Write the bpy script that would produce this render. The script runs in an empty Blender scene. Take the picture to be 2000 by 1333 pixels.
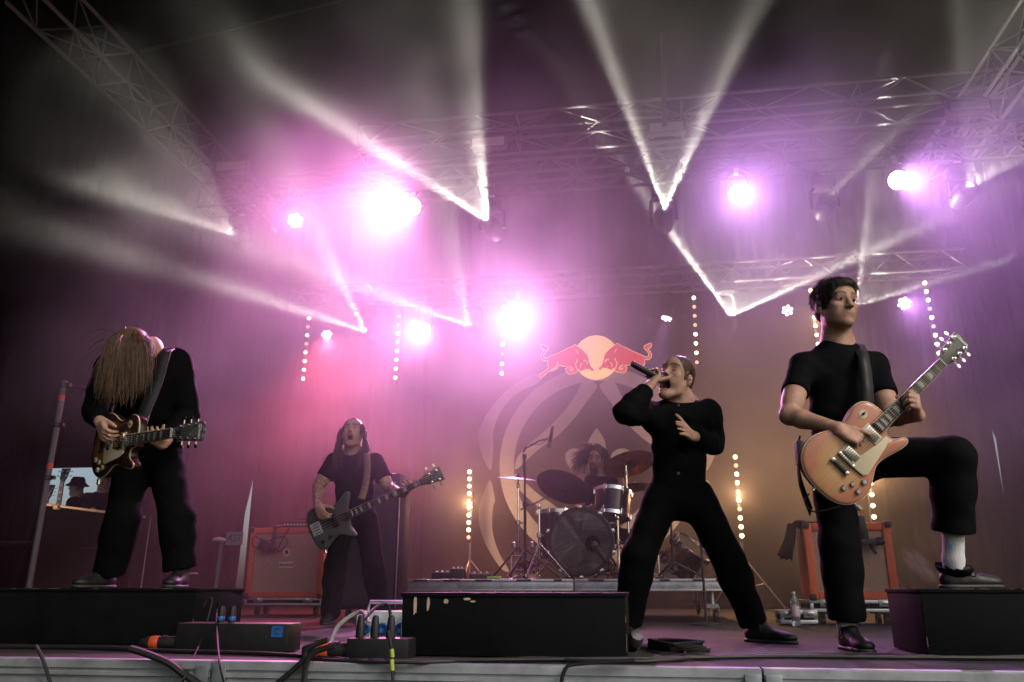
import bpy, bmesh, math, random
import numpy as np
from mathutils import Vector, Matrix, Euler
random.seed(7); np.random.seed(7)
sc = bpy.context.scene
C = sc.collection
PI = math.pi

# ------------------------------------------------------------------ camera
F_PX, PITCH, YAW, CAM_H = 1550.0, math.atan(484/1550.0), math.radians(8.9), 0.26
cam_d = bpy.data.cameras.new('camera'); cam = bpy.data.objects.new('camera', cam_d); C.objects.link(cam)
cam_d.sensor_width = 36.0; cam_d.lens = F_PX/2000.0*36.0; cam_d.clip_end = 3000; cam_d.clip_start = 0.05
cam.location = (0, 0, CAM_H); cam.rotation_euler = (PI/2 + PITCH, 0, YAW)
sc.camera = cam
FWD = Vector((-math.sin(YAW), math.cos(YAW), 0)); RGT = Vector((math.cos(YAW), math.sin(YAW), 0))
def ray(px, py):
    u = (px-1000)/F_PX; v = (666.5-py)/F_PX
    cu, su = math.cos(PITCH), math.sin(PITCH)
    return RGT*u + FWD*(cu - v*su) + Vector((0, 0, v*cu + su))
def P(px, py, D):                       # point seen at a pixel, D metres ahead of the camera
    r = ray(px, py); return Vector((0, 0, CAM_H)) + r*(D/r.dot(FWD))
def PY(px, py, Y):                      # point seen at a pixel on the plane y = Y
    r = ray(px, py); return Vector((0, 0, CAM_H)) + r*(Y/r.y)
def PZ(px, py, z):                      # point seen at a pixel on the level z
    r = ray(px, py); return Vector((0, 0, CAM_H)) + r*((z-CAM_H)/r.z)
def PX(px, py, X):
    r = ray(px, py); return Vector((0, 0, CAM_H)) + r*(X/r.x)

# ------------------------------------------------------------------ world and sun
w = bpy.data.worlds.new('World'); sc.world = w; w.use_nodes = True
nt = w.node_tree; bg = nt.nodes['Background']; bg.inputs['Strength'].default_value = 0.15
sky = nt.nodes.new('ShaderNodeTexSky'); sky.sky_type = 'NISHITA'; sky.sun_disc = False
SUN_EL, SUN_AZ = math.radians(38), math.radians(125)
sky.sun_elevation = SUN_EL; sky.sun_rotation = SUN_AZ; sky.air_density = 1.0; sky.dust_density = 5.0
nt.links.new(sky.outputs[0], bg.inputs['Color'])
sd = bpy.data.lights.new('sun', 'SUN'); sd.energy = 1.4; sd.angle = math.radians(14); sd.color = (1, .95, .88)
so = bpy.data.objects.new('sun', sd); C.objects.link(so)
so.rotation_euler = (PI/2 - SUN_EL, 0, PI - SUN_AZ)
sc.view_settings.view_transform = 'Standard'; sc.view_settings.look = 'None'
sc.view_settings.exposure = -0.18; sc.view_settings.gamma = 1.0; sc.view_settings.use_curve_mapping = False
cy = sc.cycles
cy.use_denoising = True; cy.max_bounces = 3; cy.diffuse_bounces = 1; cy.glossy_bounces = 1; cy.transmission_bounces = 4
cy.volume_bounces = 0; cy.transparent_max_bounces = 8; cy.use_light_tree = False
cy.caustics_reflective = False; cy.caustics_refractive = False; cy.sample_clamp_indirect = 4.0
cy.use_adaptive_sampling = True; cy.adaptive_threshold = 0.02

# ------------------------------------------------------------------ helpers
MATS = {}
def mat(name, col, rough=.6, metal=0., var=.0, vscale=8., bump=0., bscale=60., emit=None, estr=0., alpha=None, spec=None, trans=0., sheen=0.):
    if name in MATS: return MATS[name]
    m = bpy.data.materials.new(name); m.use_nodes = True; MATS[name] = m
    t = m.node_tree; b = t.nodes['Principled BSDF']; L = t.links.new
    b.inputs['Base Color'].default_value = (*col, 1); b.inputs['Roughness'].default_value = rough; b.inputs['Metallic'].default_value = metal
    if spec is not None: b.inputs['Specular IOR Level'].default_value = spec
    if trans: b.inputs['Transmission Weight'].default_value = trans
    if sheen: b.inputs['Sheen Weight'].default_value = sheen
    if emit: b.inputs['Emission Color'].default_value = (*emit, 1); b.inputs['Emission Strength'].default_value = estr
    tc = t.nodes.new('ShaderNodeTexCoord')
    if var:
        n = t.nodes.new('ShaderNodeTexNoise'); n.inputs['Scale'].default_value = vscale; n.inputs['Detail'].default_value = 5
        n.inputs['Roughness'].default_value = .65; L(tc.outputs['Object'], n.inputs['Vector'])
        r = t.nodes.new('ShaderNodeMapRange'); r.inputs['From Min'].default_value = .3; r.inputs['From Max'].default_value = .7
        r.inputs['To Min'].default_value = 1-var; r.inputs['To Max'].default_value = 1+var; L(n.outputs['Fac'], r.inputs['Value'])
        mx = t.nodes.new('ShaderNodeVectorMath'); mx.operation = 'SCALE'; mx.inputs[0].default_value = col; L(r.outputs[0], mx.inputs['Scale'])
        L(mx.outputs[0], b.inputs['Base Color'])
        rr = t.nodes.new('ShaderNodeMapRange'); rr.inputs['To Min'].default_value = max(.03, rough-.15); rr.inputs['To Max'].default_value = min(1, rough+.15)
        L(n.outputs['Fac'], rr.inputs['Value']); L(rr.outputs[0], b.inputs['Roughness'])
    if bump:
        n2 = t.nodes.new('ShaderNodeTexNoise'); n2.inputs['Scale'].default_value = bscale; n2.inputs['Detail'].default_value = 4
        L(tc.outputs['Object'], n2.inputs['Vector'])
        bp = t.nodes.new('ShaderNodeBump'); bp.inputs['Strength'].default_value = bump; bp.inputs['Distance'].default_value = .01
        L(n2.outputs['Fac'], bp.inputs['Height']); L(bp.outputs[0], b.inputs['Normal'])
    return m

def tag(o, label=None, cat=None, group=None, kind=None):
    if label: o['label'] = label
    if cat: o['category'] = cat
    if group: o['group'] = group
    if kind: o['kind'] = kind
    return o
def empty(name, loc=(0, 0, 0), rot=(0, 0, 0), label=None, cat=None, group=None):
    o = bpy.data.objects.new(name, None); C.objects.link(o); o.location = loc; o.rotation_euler = rot
    o.empty_display_size = .1
    return tag(o, label, cat, group)
def frame_empty(name, M, label=None, cat=None, group=None):
    o = bpy.data.objects.new(name, None); C.objects.link(o); o.matrix_world = M; o.empty_display_size = .1
    return tag(o, label, cat, group)
def link(name, me, m=None, parent=None, loc=None, rot=None):
    o = bpy.data.objects.new(name, me); C.objects.link(o)
    if m is not None and not me.materials:
        for q in (m if isinstance(m, (list, tuple)) else [m]): me.materials.append(MATS[q] if isinstance(q, str) else q)
    if parent is not None: o.parent = parent
    if loc is not None: o.location = loc
    if rot is not None: o.rotation_euler = rot
    return o
def copy_tree(o, parent=None):
    c = o.copy(); C.objects.link(c); c.parent = parent
    for ch in list(o.children): copy_tree(ch, c)
    return c

class MB:                                # mesh builder
    def __init__(s): s.v = []; s.f = []; s.mi = []; s.cur = 0
    def add(s, vs, fs, smooth=None):
        o = len(s.v); s.v += [tuple(p) for p in vs]; s.f += [tuple(i+o for i in f) for f in fs]; s.mi += [s.cur]*len(fs); return s
    def box(s, c, d, R=None):
        c = Vector(c); h = [q/2 for q in d]; vs = []
        for z in (-1, 1):
            for y in (-1, 1):
                for x in (-1, 1):
                    p = Vector((x*h[0], y*h[1], z*h[2])); vs.append((R @ p if R is not None else p) + c)
        return s.add(vs, [(0,2,3,1),(4,5,7,6),(0,1,5,4),(2,6,7,3),(0,4,6,2),(1,3,7,5)])
    def tube(s, pts, r, n=8, cap=True):  # r float or list
        pts = [Vector(p) for p in pts]; k = len(pts); vs = []; prev = None
        for i, p in enumerate(pts):
            t = (pts[min(i+1, k-1)] - pts[max(i-1, 0)])
            t = t.normalized() if t.length > 1e-9 else Vector((0, 0, 1))
            if prev is None:
                a = Vector((0, 0, 1)) if abs(t.z) < .9 else Vector((1, 0, 0)); x = t.cross(a).normalized()
            else:
                x = prev - t*prev.dot(t); x = x.normalized() if x.length > 1e-6 else t.orthogonal().normalized()
            prev = x; y = t.cross(x); rr = r[i] if isinstance(r, (list, tuple)) else r
            vs += [p + (x*math.cos(2*PI*j/n) + y*math.sin(2*PI*j/n))*rr for j in range(n)]
        fs = [(i*n+j, i*n+(j+1) % n, (i+1)*n+(j+1) % n, (i+1)*n+j) for i in range(k-1) for j in range(n)]
        if cap: fs += [tuple(range(n-1, -1, -1)), tuple((k-1)*n+j for j in range(n))]
        return s.add(vs, fs)
    def lathe(s, prof, n=24, M=None):    # prof: (r, z) list around local z
        M = M or Matrix.Identity(4); vs = []; k = len(prof)
        for (r, z) in prof: vs += [M @ Vector((r*math.cos(2*PI*j/n), r*math.sin(2*PI*j/n), z)) for j in range(n)]
        fs = [(i*n+j, i*n+(j+1) % n, (i+1)*n+(j+1) % n, (i+1)*n+j) for i in range(k-1) for j in range(n)]
        if prof[0][0] > 1e-6: fs.append(tuple(range(n-1, -1, -1)))
        if prof[-1][0] > 1e-6: fs.append(tuple((k-1)*n+j for j in range(n)))
        return s.add(vs, fs)
    def prism(s, poly, z0, z1, M=None):  # convex or simple polygon extruded along local z
        M = M or Matrix.Identity(4); n = len(poly)
        vs = [M @ Vector((x, y, z0)) for x, y in poly] + [M @ Vector((x, y, z1)) for x, y in poly]
        fs = [(i, (i+1) % n, n+(i+1) % n, n+i) for i in range(n)] + [tuple(range(n-1, -1, -1)), tuple(range(n, 2*n))]
        return s.add(vs, fs)
    def mesh(s, name, smooth=True, bevel=0., angle=35):
        me = bpy.data.meshes.new(name); me.from_pydata(s.v, [], s.f); me.update()
        for p, i in zip(me.polygons, s.mi): p.material_index = i
        bm = bmesh.new(); bm.from_mesh(me); bmesh.ops.recalc_face_normals(bm, faces=bm.faces)
        if bevel:
            bmesh.ops.remove_doubles(bm, verts=bm.verts, dist=1e-5)
            es = [e for e in bm.edges if len(e.link_faces) == 2 and e.calc_face_angle(0) > .6]
            bmesh.ops.bevel(bm, geom=es, offset=bevel, segments=2, affect='EDGES', profile=.6)
        bm.to_mesh(me); bm.free()
        if smooth:
            me.shade_smooth(); me.set_sharp_from_angle(angle=math.radians(angle))
        return me
    def build(s, name, m, parent=None, smooth=True, bevel=0., loc=None, rot=None, angle=35):
        return link(name, s.mesh(name, smooth, bevel, angle), m, parent, loc, rot)

def rot_to(d, up=Vector((0, 0, 1))):     # matrix whose local z runs along d
    d = Vector(d).normalized(); return d.to_track_quat('Z', 'Y').to_matrix().to_4x4()
def basis(o, x, y, z):
    return Matrix(((x.x, y.x, z.x, o.x), (x.y, y.y, z.y, o.y), (x.z, y.z, z.z, o.z), (0, 0, 0, 1)))
def spline(pts, n=8):
    pts = [Vector(p) for p in pts]; out = []
    for i in range(len(pts)-1):
        p0, p1, p2, p3 = pts[max(i-1, 0)], pts[i], pts[i+1], pts[min(i+2, len(pts)-1)]
        for k in range(n):
            t = k/n; out.append(.5*((2*p1) + (p2-p0)*t + (2*p0-5*p1+4*p2-p3)*t*t + (3*p1-p0-3*p2+p3)*t**3))
    out.append(pts[-1]); return out

def smooth_poly(p, n=3):
    q = [Vector((x, y, 0)) for x, y in p]; m = len(q); out = []
    for i in range(m):
        p0, p1, p2, p3 = q[i-1], q[i], q[(i+1) % m], q[(i+2) % m]
        for k in range(n):
            t = k/n; v = .5*((2*p1) + (p2-p0)*t + (2*p0-5*p1+4*p2-p3)*t*t + (3*p1-p0-3*p2+p3)*t**3); out.append((v.x, v.y))
    return out

# ------------------------------------------------------------------ materials
mat('drape', (.003, .003, .0036), 1, var=.3, vscale=2, spec=0.0)
mat('roof_cloth', (.0013, .0014, .0018), 1, var=.3, vscale=1, spec=0)
mat('deck', (.013, .0125, .013), .8, var=.45, vscale=3.5, bump=.25, bscale=90)
mat('alu', (.55, .57, .60), .38, .9, var=.22, vscale=14, bump=.05, bscale=40)
mat('truss_alu', (.11, .11, .115), .6, .35, var=.2, vscale=10)
mat('black_metal', (.02, .02, .022), .45, .3, var=.3, vscale=20)
mat('black_plastic', (.008, .008, .009), .5, var=.25, vscale=25)
mat('rubber', (.006, .006, .0065), .6, var=.2, vscale=15)
mat('black_wood', (.0042, .0045, .0055), .7, var=.45, vscale=6, bump=.06, bscale=25, spec=.10)
mat('chrome', (.78, .77, .75), .16, 1., var=.06, vscale=40)
mat('steel', (.45, .45, .46), .35, .95, var=.15, vscale=30)
mat('grass', (.05, .07, .028), .9, var=.4, vscale=1.2)
# ------------------------------------------------------------------ the setting
SX0, SX1, SY0, SY1 = -6.3, 4.9, 3.02, 12.0
BACK = 11.55
b = MB(); b.box((0, 0, -1.25), (600, 600, .1)); o = b.build('ground', 'grass', smooth=False); tag(o, kind='structure')
b = MB(); b.box(((SX0+SX1)/2, (SY0+SY1)/2, -.06), (SX1-SX0, SY1-SY0, .08)); floor = b.build('stage_floor', 'deck', smooth=False); tag(floor, kind='structure')
b = MB(); b.box((0, 0, 0), (1.994, .994, .018)); pm = b.mesh('deck_panel', False, .002); pm.materials.append(MATS['deck'])
yy = SY0+.06+.5; row = 0
while yy < SY1-.4:
    xx = SX0+1.0 + (-.62 if row % 2 else 0)
    while xx < SX1+.2:
        if xx+.99 <= SX1+.7: link('deck_panel', pm, None, floor, (xx, yy, -.009))
        xx += 2.0
    yy += 1.0; row += 1

def drape(name, pts, z0, z1, label, amp=.05, wl=.22, m='drape', parent=None, slant=None):
    # hanging cloth with folds along a ground line; slant(t) trims the bottom/top
    A, B = Vector(pts[0]), Vector(pts[1]); L = (B-A).length; n = int(L/wl*6); d = (B-A)/L; nn = Vector((-d.y, d.x, 0))
    vs = []; rows = 9
    for j in range(rows+1):
        t = j/rows
        for i in range(n+1):
            s = i/n*L
            off = amp*(math.sin(s/wl*2*PI + .8*math.sin(s*1.7)) + .5*math.sin(s/wl*3.1+1+2*t))*(1-.55*t)
            p = A + d*s + nn*off; sh = slant(i/n, t) if slant else 0.
            vs.append((p.x + d.x*sh, p.y + d.y*sh, z0 + (z1-z0)*t))
    fs = [(j*(n+1)+i, j*(n+1)+i+1, (j+1)*(n+1)+i+1, (j+1)*(n+1)+i) for j in range(rows) for i in range(n)]
    q = MB(); q.add(vs, fs); me = q.mesh(name, True, angle=180); o = link(name, me, m, parent)
    sol = o.modifiers.new('thick', 'SOLIDIFY'); sol.thickness = .006
    return o
def roof_z(x): return 6.6 + 1.1*(1-abs((x+.7)/6.5))
o = drape('back_drape', ((PY(487, 1000, BACK+.25).x, BACK+.25, 0), (PY(1948, 900, BACK+.25).x, BACK+.25, 0)), .0, 6.6, '', slant=lambda s, t: (.30*t*(1-s) if False else 0) )
tag(o, 'black cloth drape hanging across the back of the stage', 'drape')
for v in o.data.vertices: v.co.z *= (roof_z(v.co.x)-.05)/6.6
# left side: cloth in front of and behind the doorway to the wings, a valance tied up above it
WX = -6.25
SLT = PX(490, 900, WX).y - PX(460, 1140, WX).y + .06
ya, yb = PX(92, 950, WX).y, PX(236, 950, WX).y
o = drape('side_drape', ((WX, yb, 0), (WX, PX(460, 1140, WX).y, 0)), .0, 6.4, '', slant=lambda s, t: (SLT*min(1, t/.33) + .5*max(0, min(1, (t-.30)/.1)))*s)
tag(o, 'black side drape between the left doorway and the bright corner slit', 'drape')
o = drape('side_drape', ((WX, 4.2, 0), (WX, ya, 0)), .0, 6.4, ''); tag(o, 'black side drape at the far left behind the scaffold tube', 'drape')
o = drape('valance', ((WX-.02, ya-.12, 0), (WX-.02, yb+.12, 0)), PX(92, 914, WX).z, 6.4, '', amp=.02); tag(o, 'black valance hanging above the bright doorway to the wings', 'drape')
zA, zB = PX(92, 914, WX).z, PX(236, 911, WX).z; me = o.data
for v in me.vertices:
    tt = 1-(v.co.z-zA)/(6.4-zA); v.co.z += tt*(zB-zA)*(v.co.y-ya)/(yb-ya)
RX = 4.72
o = drape('side_drape', ((RX, 4.0, 0), (RX, PX(1961, 900, RX).y, 0)), .0, 6.4, '', slant=lambda s, t: (.45*min(1, max(0, abs(t-.285)-.05)*12) + .04*math.sin(t*40))*s)
tag(o, 'black side drape along the right edge of the stage', 'drape')
# roof canopy: gently pitched cloth over the stage
q = MB(); vs = []; nx, ny = 14, 13
for j in range(ny+1):
    for i in range(nx+1):
        x = -7.2 + 13.0*i/nx; y = -1.0 + 13.6*j/ny
        z = 6.6 + 1.1*(1-abs((x+.7)/6.5)) - .06*math.sin(i*PI)**2 + .05*math.sin(i*1.9)*math.sin(j*1.3)
        vs.append((x, y, z))
q.add(vs, [(j*(nx+1)+i, j*(nx+1)+i+1, (j+1)*(nx+1)+i+1, (j+1)*(nx+1)+i) for j in range(ny) for i in range(nx)])
o = q.build('roof_canopy', 'roof_cloth'); so_ = o.modifiers.new('t', 'SOLIDIFY'); so_.thickness = .01
tag(o, 'dark fabric roof canopy over the stage', 'canopy')
o = drape('shade_scrim', ((-4.3, -6.0, 0), (-4.3, 4.05, 0)), -1.2, 6.4, ''); tag(o, 'black scrim added left of the stage front to shade the left guitarist', 'scrim')  # added beside the view to keep sky light off the left guitarist
# stage skirt below the front rail
o = drape('stage_skirt', ((SX0, SY0+.08, 0), (SX1, SY0+.08, 0)), -1.2, -.13, '', amp=.015); tag(o, 'black skirt cloth below the front stage rail', 'skirt')

# ------------------------------------------------------------------ trusses
_br = {}
def unit_bar(r):
    if r not in _br:
        b = MB(); b.tube([(0, 0, 0), (0, 0, 1)], r, 6); me = b.mesh('brace'); me.materials.append(MATS['truss_alu']); _br[r] = me
    return _br[r]
def bar(name, a, c, r, parent):
    o = link(name, unit_bar(r), None, parent); a = Vector(a); c = Vector(c)
    o.matrix_local = Matrix.Translation(a) @ rot_to(c-a) @ Matrix.Diagonal((1, 1, (c-a).length, 1)); return o
def truss(A, B, size, label, mod=None, rc=.025, rb=.011, group=None):
    A, B = Vector(A), Vector(B); L = (B-A).length; x = (B-A)/L; z = Vector((0, 0, 1)); y = z.cross(x).normalized(); z = x.cross(y)
    t = frame_empty('roof_truss', basis(A, x, y, z), label, 'truss', group)
    h = size/2; cor = [(-h, -h), (h, -h), (h, h), (-h, h)]
    for (yy, zz) in cor: bar('chord', (0, yy, zz), (L, yy, zz), rc, t)
    n = max(2, int(round(L/(mod or size*1.05)))); s = L/n
    for i in range(n):
        for k in range(4):
            (ya, za), (yb, zb) = cor[k], cor[(k+1) % 4]
            if (i+k) % 2: (ya, za), (yb, zb) = (yb, zb), (ya, za)
            bar('brace', (i*s, ya, za), ((i+1)*s, yb, zb), rb, t)
        if i % 4 == 0:
            for k in range(4):
                (ya, za), (yb, zb) = cor[k], cor[(k+1) % 4]; bar('brace', (i*s+.01, ya, za), (i*s+.01, yb, zb), rb, t)
    return t
T1 = PY(1300, 325, 8.6); T2 = PY(1300, 240, 8.9); T3 = PY(1300, 545, 11.05)
truss((-5.4, 8.6, T1.z), (5.2, 8.6, T1.z), .29, 'lower lighting truss crossing mid stage, carrying the upper row of lamps', group='roof trusses')
truss((-3.6, 9.4, T2.z+.35), (5.2, 9.4, T2.z+.35), .40, 'larger roof truss just above the lower lighting truss at right', mod=.55, rc=.027, group='roof trusses')
truss((-5.2, 11.05, T3.z), (4.6, 11.05, T3.z), .29, 'rear truss near the backdrop carrying the lower row of lamps', group='roof trusses')
truss((-5.75, 4.6, 6.0), (-5.75, 10.9, 6.0), .40, 'side truss running back along the left edge of the roof', mod=.5, group='roof trusses')
truss((4.45, 4.6, 6.0), (4.45, 10.9, 6.0), .40, 'side truss running back along the right edge of the roof', mod=.5, group='roof trusses')
for k, (a, c) in enumerate([((-5.6, 7.2), (4.4, 7.2)), ((-5.6, 10.4), (4.4, 10.4))]):
    q = MB(); q.tube([(a[0], a[1], 6.35), (-.65, a[1], 7.2), (c[0], c[1], 6.35)], .02, 6)
    o = q.build('roof_purlin', 'black_metal'); tag(o, ['thin roof purlin under the canopy nearest the camera', 'thin roof purlin under the canopy nearest the backdrop'][k], 'purlin', 'roof purlins')
q = MB(); q.tube([PY(1294, 60, 8.2), PY(1299, 245, 8.2)], .028, 8); o = q.build('drop_pipe', 'black_metal'); tag(o, 'black vertical drop pipe above the tube lamp in the middle of the truss', 'pipe')
# ------------------------------------------------------------------ stage lamps
def emitmat(name, col, s):
    m = mat(name, (.02, .02, .02), .4, emit=col, estr=s); m.cycles.emission_sampling = 'NONE'; return m
emitmat('beam_lens', (1, .98, .9), 60); emitmat('wash_lens', (1, .62, .95), 60); emitmat('led_lens', (1, .72, .95), 9); emitmat('led_lens_dim', (1, .45, .75), 2.5)
emitmat('bulb_warm', (1, .66, .34), 16); emitmat('bulb_pink', (1, .70, .62), 9); emitmat('bulb_dim', (1, .5, .3), 2.2)

def ring_light(ld, half, width, fill, col, seed, split=.35):
    # gobo: a ring of light with a weak filled centre and uneven spokes
    ld.use_nodes = True; t = ld.node_tree; L = t.links.new
    em = t.nodes['Emission']; em.inputs['Color'].default_value = (*col, 1)
    tc = t.nodes.new('ShaderNodeTexCoord'); sep = t.nodes.new('ShaderNodeSeparateXYZ'); L(tc.outputs['Normal'], sep.inputs[0])
    def M(op, a, c=None, d=None):
        n = t.nodes.new('ShaderNodeMath'); n.operation = op
        for i, q in enumerate((a, c, d)):
            if q is None: continue
            if isinstance(q, (int, float)): n.inputs[i].default_value = q
            else: L(q, n.inputs[i])
        return n.outputs[0]
    ang = M('ARCCOSINE', M('MULTIPLY', sep.outputs['Z'], -1.0))
    d = M('DIVIDE', M('SUBTRACT', ang, half), width)
    ring = M('EXPONENT', M('MULTIPLY', M('MULTIPLY', d, d), -1.0))
    inside = M('LESS_THAN', ang, half)
    nz = t.nodes.new('ShaderNodeTexNoise'); nz.noise_dimensions = '3D'; nz.inputs['Scale'].default_value = 9; nz.inputs['Detail'].default_value = 2
    mp = t.nodes.new('ShaderNodeMapping'); mp.inputs['Location'].default_value = (seed, seed*2.3, 0); L(tc.outputs['Normal'], mp.inputs[0]); L(mp.outputs[0], nz.inputs['Vector'])
    sp = t.nodes.new('ShaderNodeMapRange'); sp.inputs['From Min'].default_value = .35; sp.inputs['From Max'].default_value = .65; sp.inputs['To Min'].default_value = split; sp.inputs['To Max'].default_value = 1.5
    L(nz.outputs['Fac'], sp.inputs['Value'])
    x2 = M('MULTIPLY', sep.outputs['X'], sep.outputs['X']); y2 = M('MULTIPLY', sep.outputs['Y'], sep.outputs['Y'])
    lobe = M('POWER', M('DIVIDE', x2, M('ADD', M('ADD', x2, y2), 1e-6)), 4.0)      # two bright shafts at the ends of the local x axis
    ring = M('MULTIPLY', ring, M('MULTIPLY_ADD', lobe, .89, .11))
    tot = M('ADD', ring, M('MULTIPLY', M('MULTIPLY', inside, fill), sp.outputs[0]))
    L(tot, em.inputs['Strength'])

def spot(name, parent, loc, d, power, size, blend, col, radius=.02):
    ld = bpy.data.lights.new(name, 'SPOT'); ld.energy = power; ld.spot_size = size; ld.spot_blend = blend; ld.color = col; ld.shadow_soft_size = radius; ld.cycles.use_multiple_importance_sampling = False
    o = bpy.data.objects.new(name, ld); C.objects.link(o); o.parent = parent
    o.location = loc; o.rotation_euler = Vector(d).to_track_quat('-Z', 'Y').to_euler(); return o

def moving_head(apex, axis, clamp_z, label, cat='stage light'):
    # lens centre at apex, pointing along axis; hung from clamp_z
    axis = axis.normalized(); piv = apex - axis*.16
    t = empty('moving_head_lamp', (piv.x, piv.y, clamp_z), label=label, cat=cat, group='moving head lamps'); H = piv.z-clamp_z
    b = MB(); b.box((0, 0, -.10), (.26, .22, .12)); b.build('base', 'black_plastic', t, bevel=.012)
    b = MB(); b.tube([(0, 0, 0), (0, 0, -.05)], .03, 10); b.box((0, 0, .0), (.07, .05, .06)); b.build('clamp', 'steel', t)
    h = axis.copy(); h.z = 0; side = Vector((0, 0, 1)).cross(axis); side = side.normalized() if side.length > .05 else Vector((1, 0, 0))
    for s in (-1, 1):
        b = MB(); b.tube([side*s*.10 + Vector((0, 0, -.15)), side*s*.145 + Vector((0, 0, -.2)), side*s*.145 + Vector((0, 0, H-.02))], .022, 8); b.build('yoke_arm', 'black_plastic', t)
    b = MB(); b.lathe([(.06, -.19), (.10, -.17), (.118, -.06), (.118, .05), (.095, .12), (.085, .135), (.072, .135)], 20, Matrix.Translation((0, 0, H)) @ rot_to(axis))
    hd = b.build('head', 'black_plastic', t)
    b = MB(); b.lathe([(.0001, .128), (.045, .130), (.070, .127)], 20, Matrix.Translation((0, 0, H)) @ rot_to(axis)); b.build('lens', 'beam_lens', hd)
    return t, Vector((0, 0, H)) + axis*.15

BEAMS = [  # apex px, Y, edge px a, edge px b, lean (m toward camera), power, fill, label
    ((460, 460), 8.55, (255, 190), (270, 392), 2.7, 800, .08, 'moving head lamp at far left throwing a pale fan up and left'),
    ((953, 432), 8.55, (918, 150), (720, 290), 2.0, 2200, .16, 'moving head lamp left of centre throwing the brightest fan towards the roof'),
    ((1298, 408), 8.55, (1180, 110), (1432, 110), 2.0, 2000, .12, 'moving head lamp in mid truss throwing an upright V of light'),
    ((1617, 387), 8.60, (1610, 180), (1710, 300), 1.2, 160, .10, 'moving head lamp right of centre with a faint narrow fan'),
    ((1890, 366), 8.55, (1990, 100), (2010, 296), 1.5, 1300, .10, 'moving head lamp at far right throwing a fan to the right'),
    ((714, 648), 10.75, (500, 215), (290, 528), 4.0, 1300, .10, 'low rear moving head lamp at left throwing a tall crossed fan'),
    ((917, 638), 10.75, (845, 330), (640, 545), 3.0, 1300, .12, 'low rear moving head lamp beside the bright centre wash'),
    ((1427, 617), 10.75, (1200, 310), (1620, 530), .6, 3000, .12, 'low rear moving head lamp right of the logo with the widest V'),
    ((1672, 598), 10.75, (1715, 180), (2010, 500), .9, 2200, .15, "low rear moving head lamp hidden beside the right guitarist's head"),
]
for k, (ap, Y, ea, eb, lean, pw, fill, lab) in enumerate(BEAMS):
    A = PY(*ap, Y); D = A.dot(FWD)
    a = (P(*ea, D-lean) - A).normalized(); c = (P(*eb, D-lean) - A).normalized()
    ax = (a + c).normalized(); half = .5*a.angle(c)
    t, off = moving_head(A, ax, (T1.z-.2) if Y < 9 else (T3.z-.2), lab)
    s = spot('beam_light', t, off, ax, pw*4.0, min(PI, 2*half + .5), .05, (1, 1, 1))
    zz_ = -ax; xx_ = (a-c); xx_ = (xx_ - zz_*xx_.dot(zz_)).normalized(); s.rotation_euler = basis(Vector(), xx_, zz_.cross(xx_), zz_).to_3x3().to_euler()
    ring_light(s.data, half-.012, .025, fill*.12, (1, .95, .78), k*3.7+1)

def wash(px, Y, aim, power, size, col, label, clamp, rad=.10, lens='wash_lens', blend=.9):
    A = PY(*px, Y); d = (aim - A).normalized() if isinstance(aim, Vector) else Vector(aim).normalized()
    t = empty('wash_lamp', (A.x, A.y, clamp), label=label, cat='stage light', group='wash lamps'); H = A.z - clamp
    M = Matrix.Translation((0, 0, H)) @ rot_to(d); side = Vector((0, 0, 1)).cross(d).normalized()
    b = MB(); b.lathe([(rad*.6, -.2), (rad*.95, -.16), (rad*1.1, -.05), (rad*1.15, .0), (rad*1.15, .03), (rad*1.02, .03), (rad*1.02, .0)], 20, M); hd = b.build('housing', 'black_metal', t)
    b = MB(); b.lathe([(.0001, .012), (rad, .010)], 20, M); b.build('lens', lens, hd)
    for s in (-1, 1):
        b = MB(); b.tube([Vector((0, 0, -.02)), side*s*rad*.8+Vector((0, 0, -.05)), side*s*rad*1.25+Vector((0, 0, -.12)), side*s*rad*1.25+Vector((0, 0, H))-d*.06], .012, 6); b.build('yoke_arm', 'black_metal', t)
    b = MB(); b.tube([(0, 0, .06), (0, 0, -.04)], .03, 8); b.build('clamp', 'steel', t)
    spot('wash_light', t, Vector((0, 0, H)) + d*.05, d, power, size, blend, col, rad*.5)
MAG = (1, .30, .72); PUR = (.80, .34, 1.0)
zc1, zc3 = T1.z-.19, T3.z-.19
wash((806, 404), 8.5, P(585, 412, 5.0), 6500, math.radians(34), MAG, 'wash lamp blazing white and magenta, aimed left from the mid truss', zc1)
wash((1441, 379), 8.5, P(1540, 380, 5.0), 1300, math.radians(52), PUR, 'round wash lamp glowing white on the truss right of centre', zc1)
wash((1752, 352), 8.5, P(2000, 360, 5.5), 1700, math.radians(44), PUR, 'wash lamp on the right of the truss aimed to the right', zc1)
wash((1012, 625), 10.9, P(850, 560, 5.0), 3000, math.radians(60), (1, .38, .86), 'huge blinding wash lamp just left of the red and yellow logo', zc3, .13)
wash((828, 645), 10.9, P(620, 680, 6.5), 2000, math.radians(62), MAG, 'small bright wash lamp aimed left from the rear truss', zc3)

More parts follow.
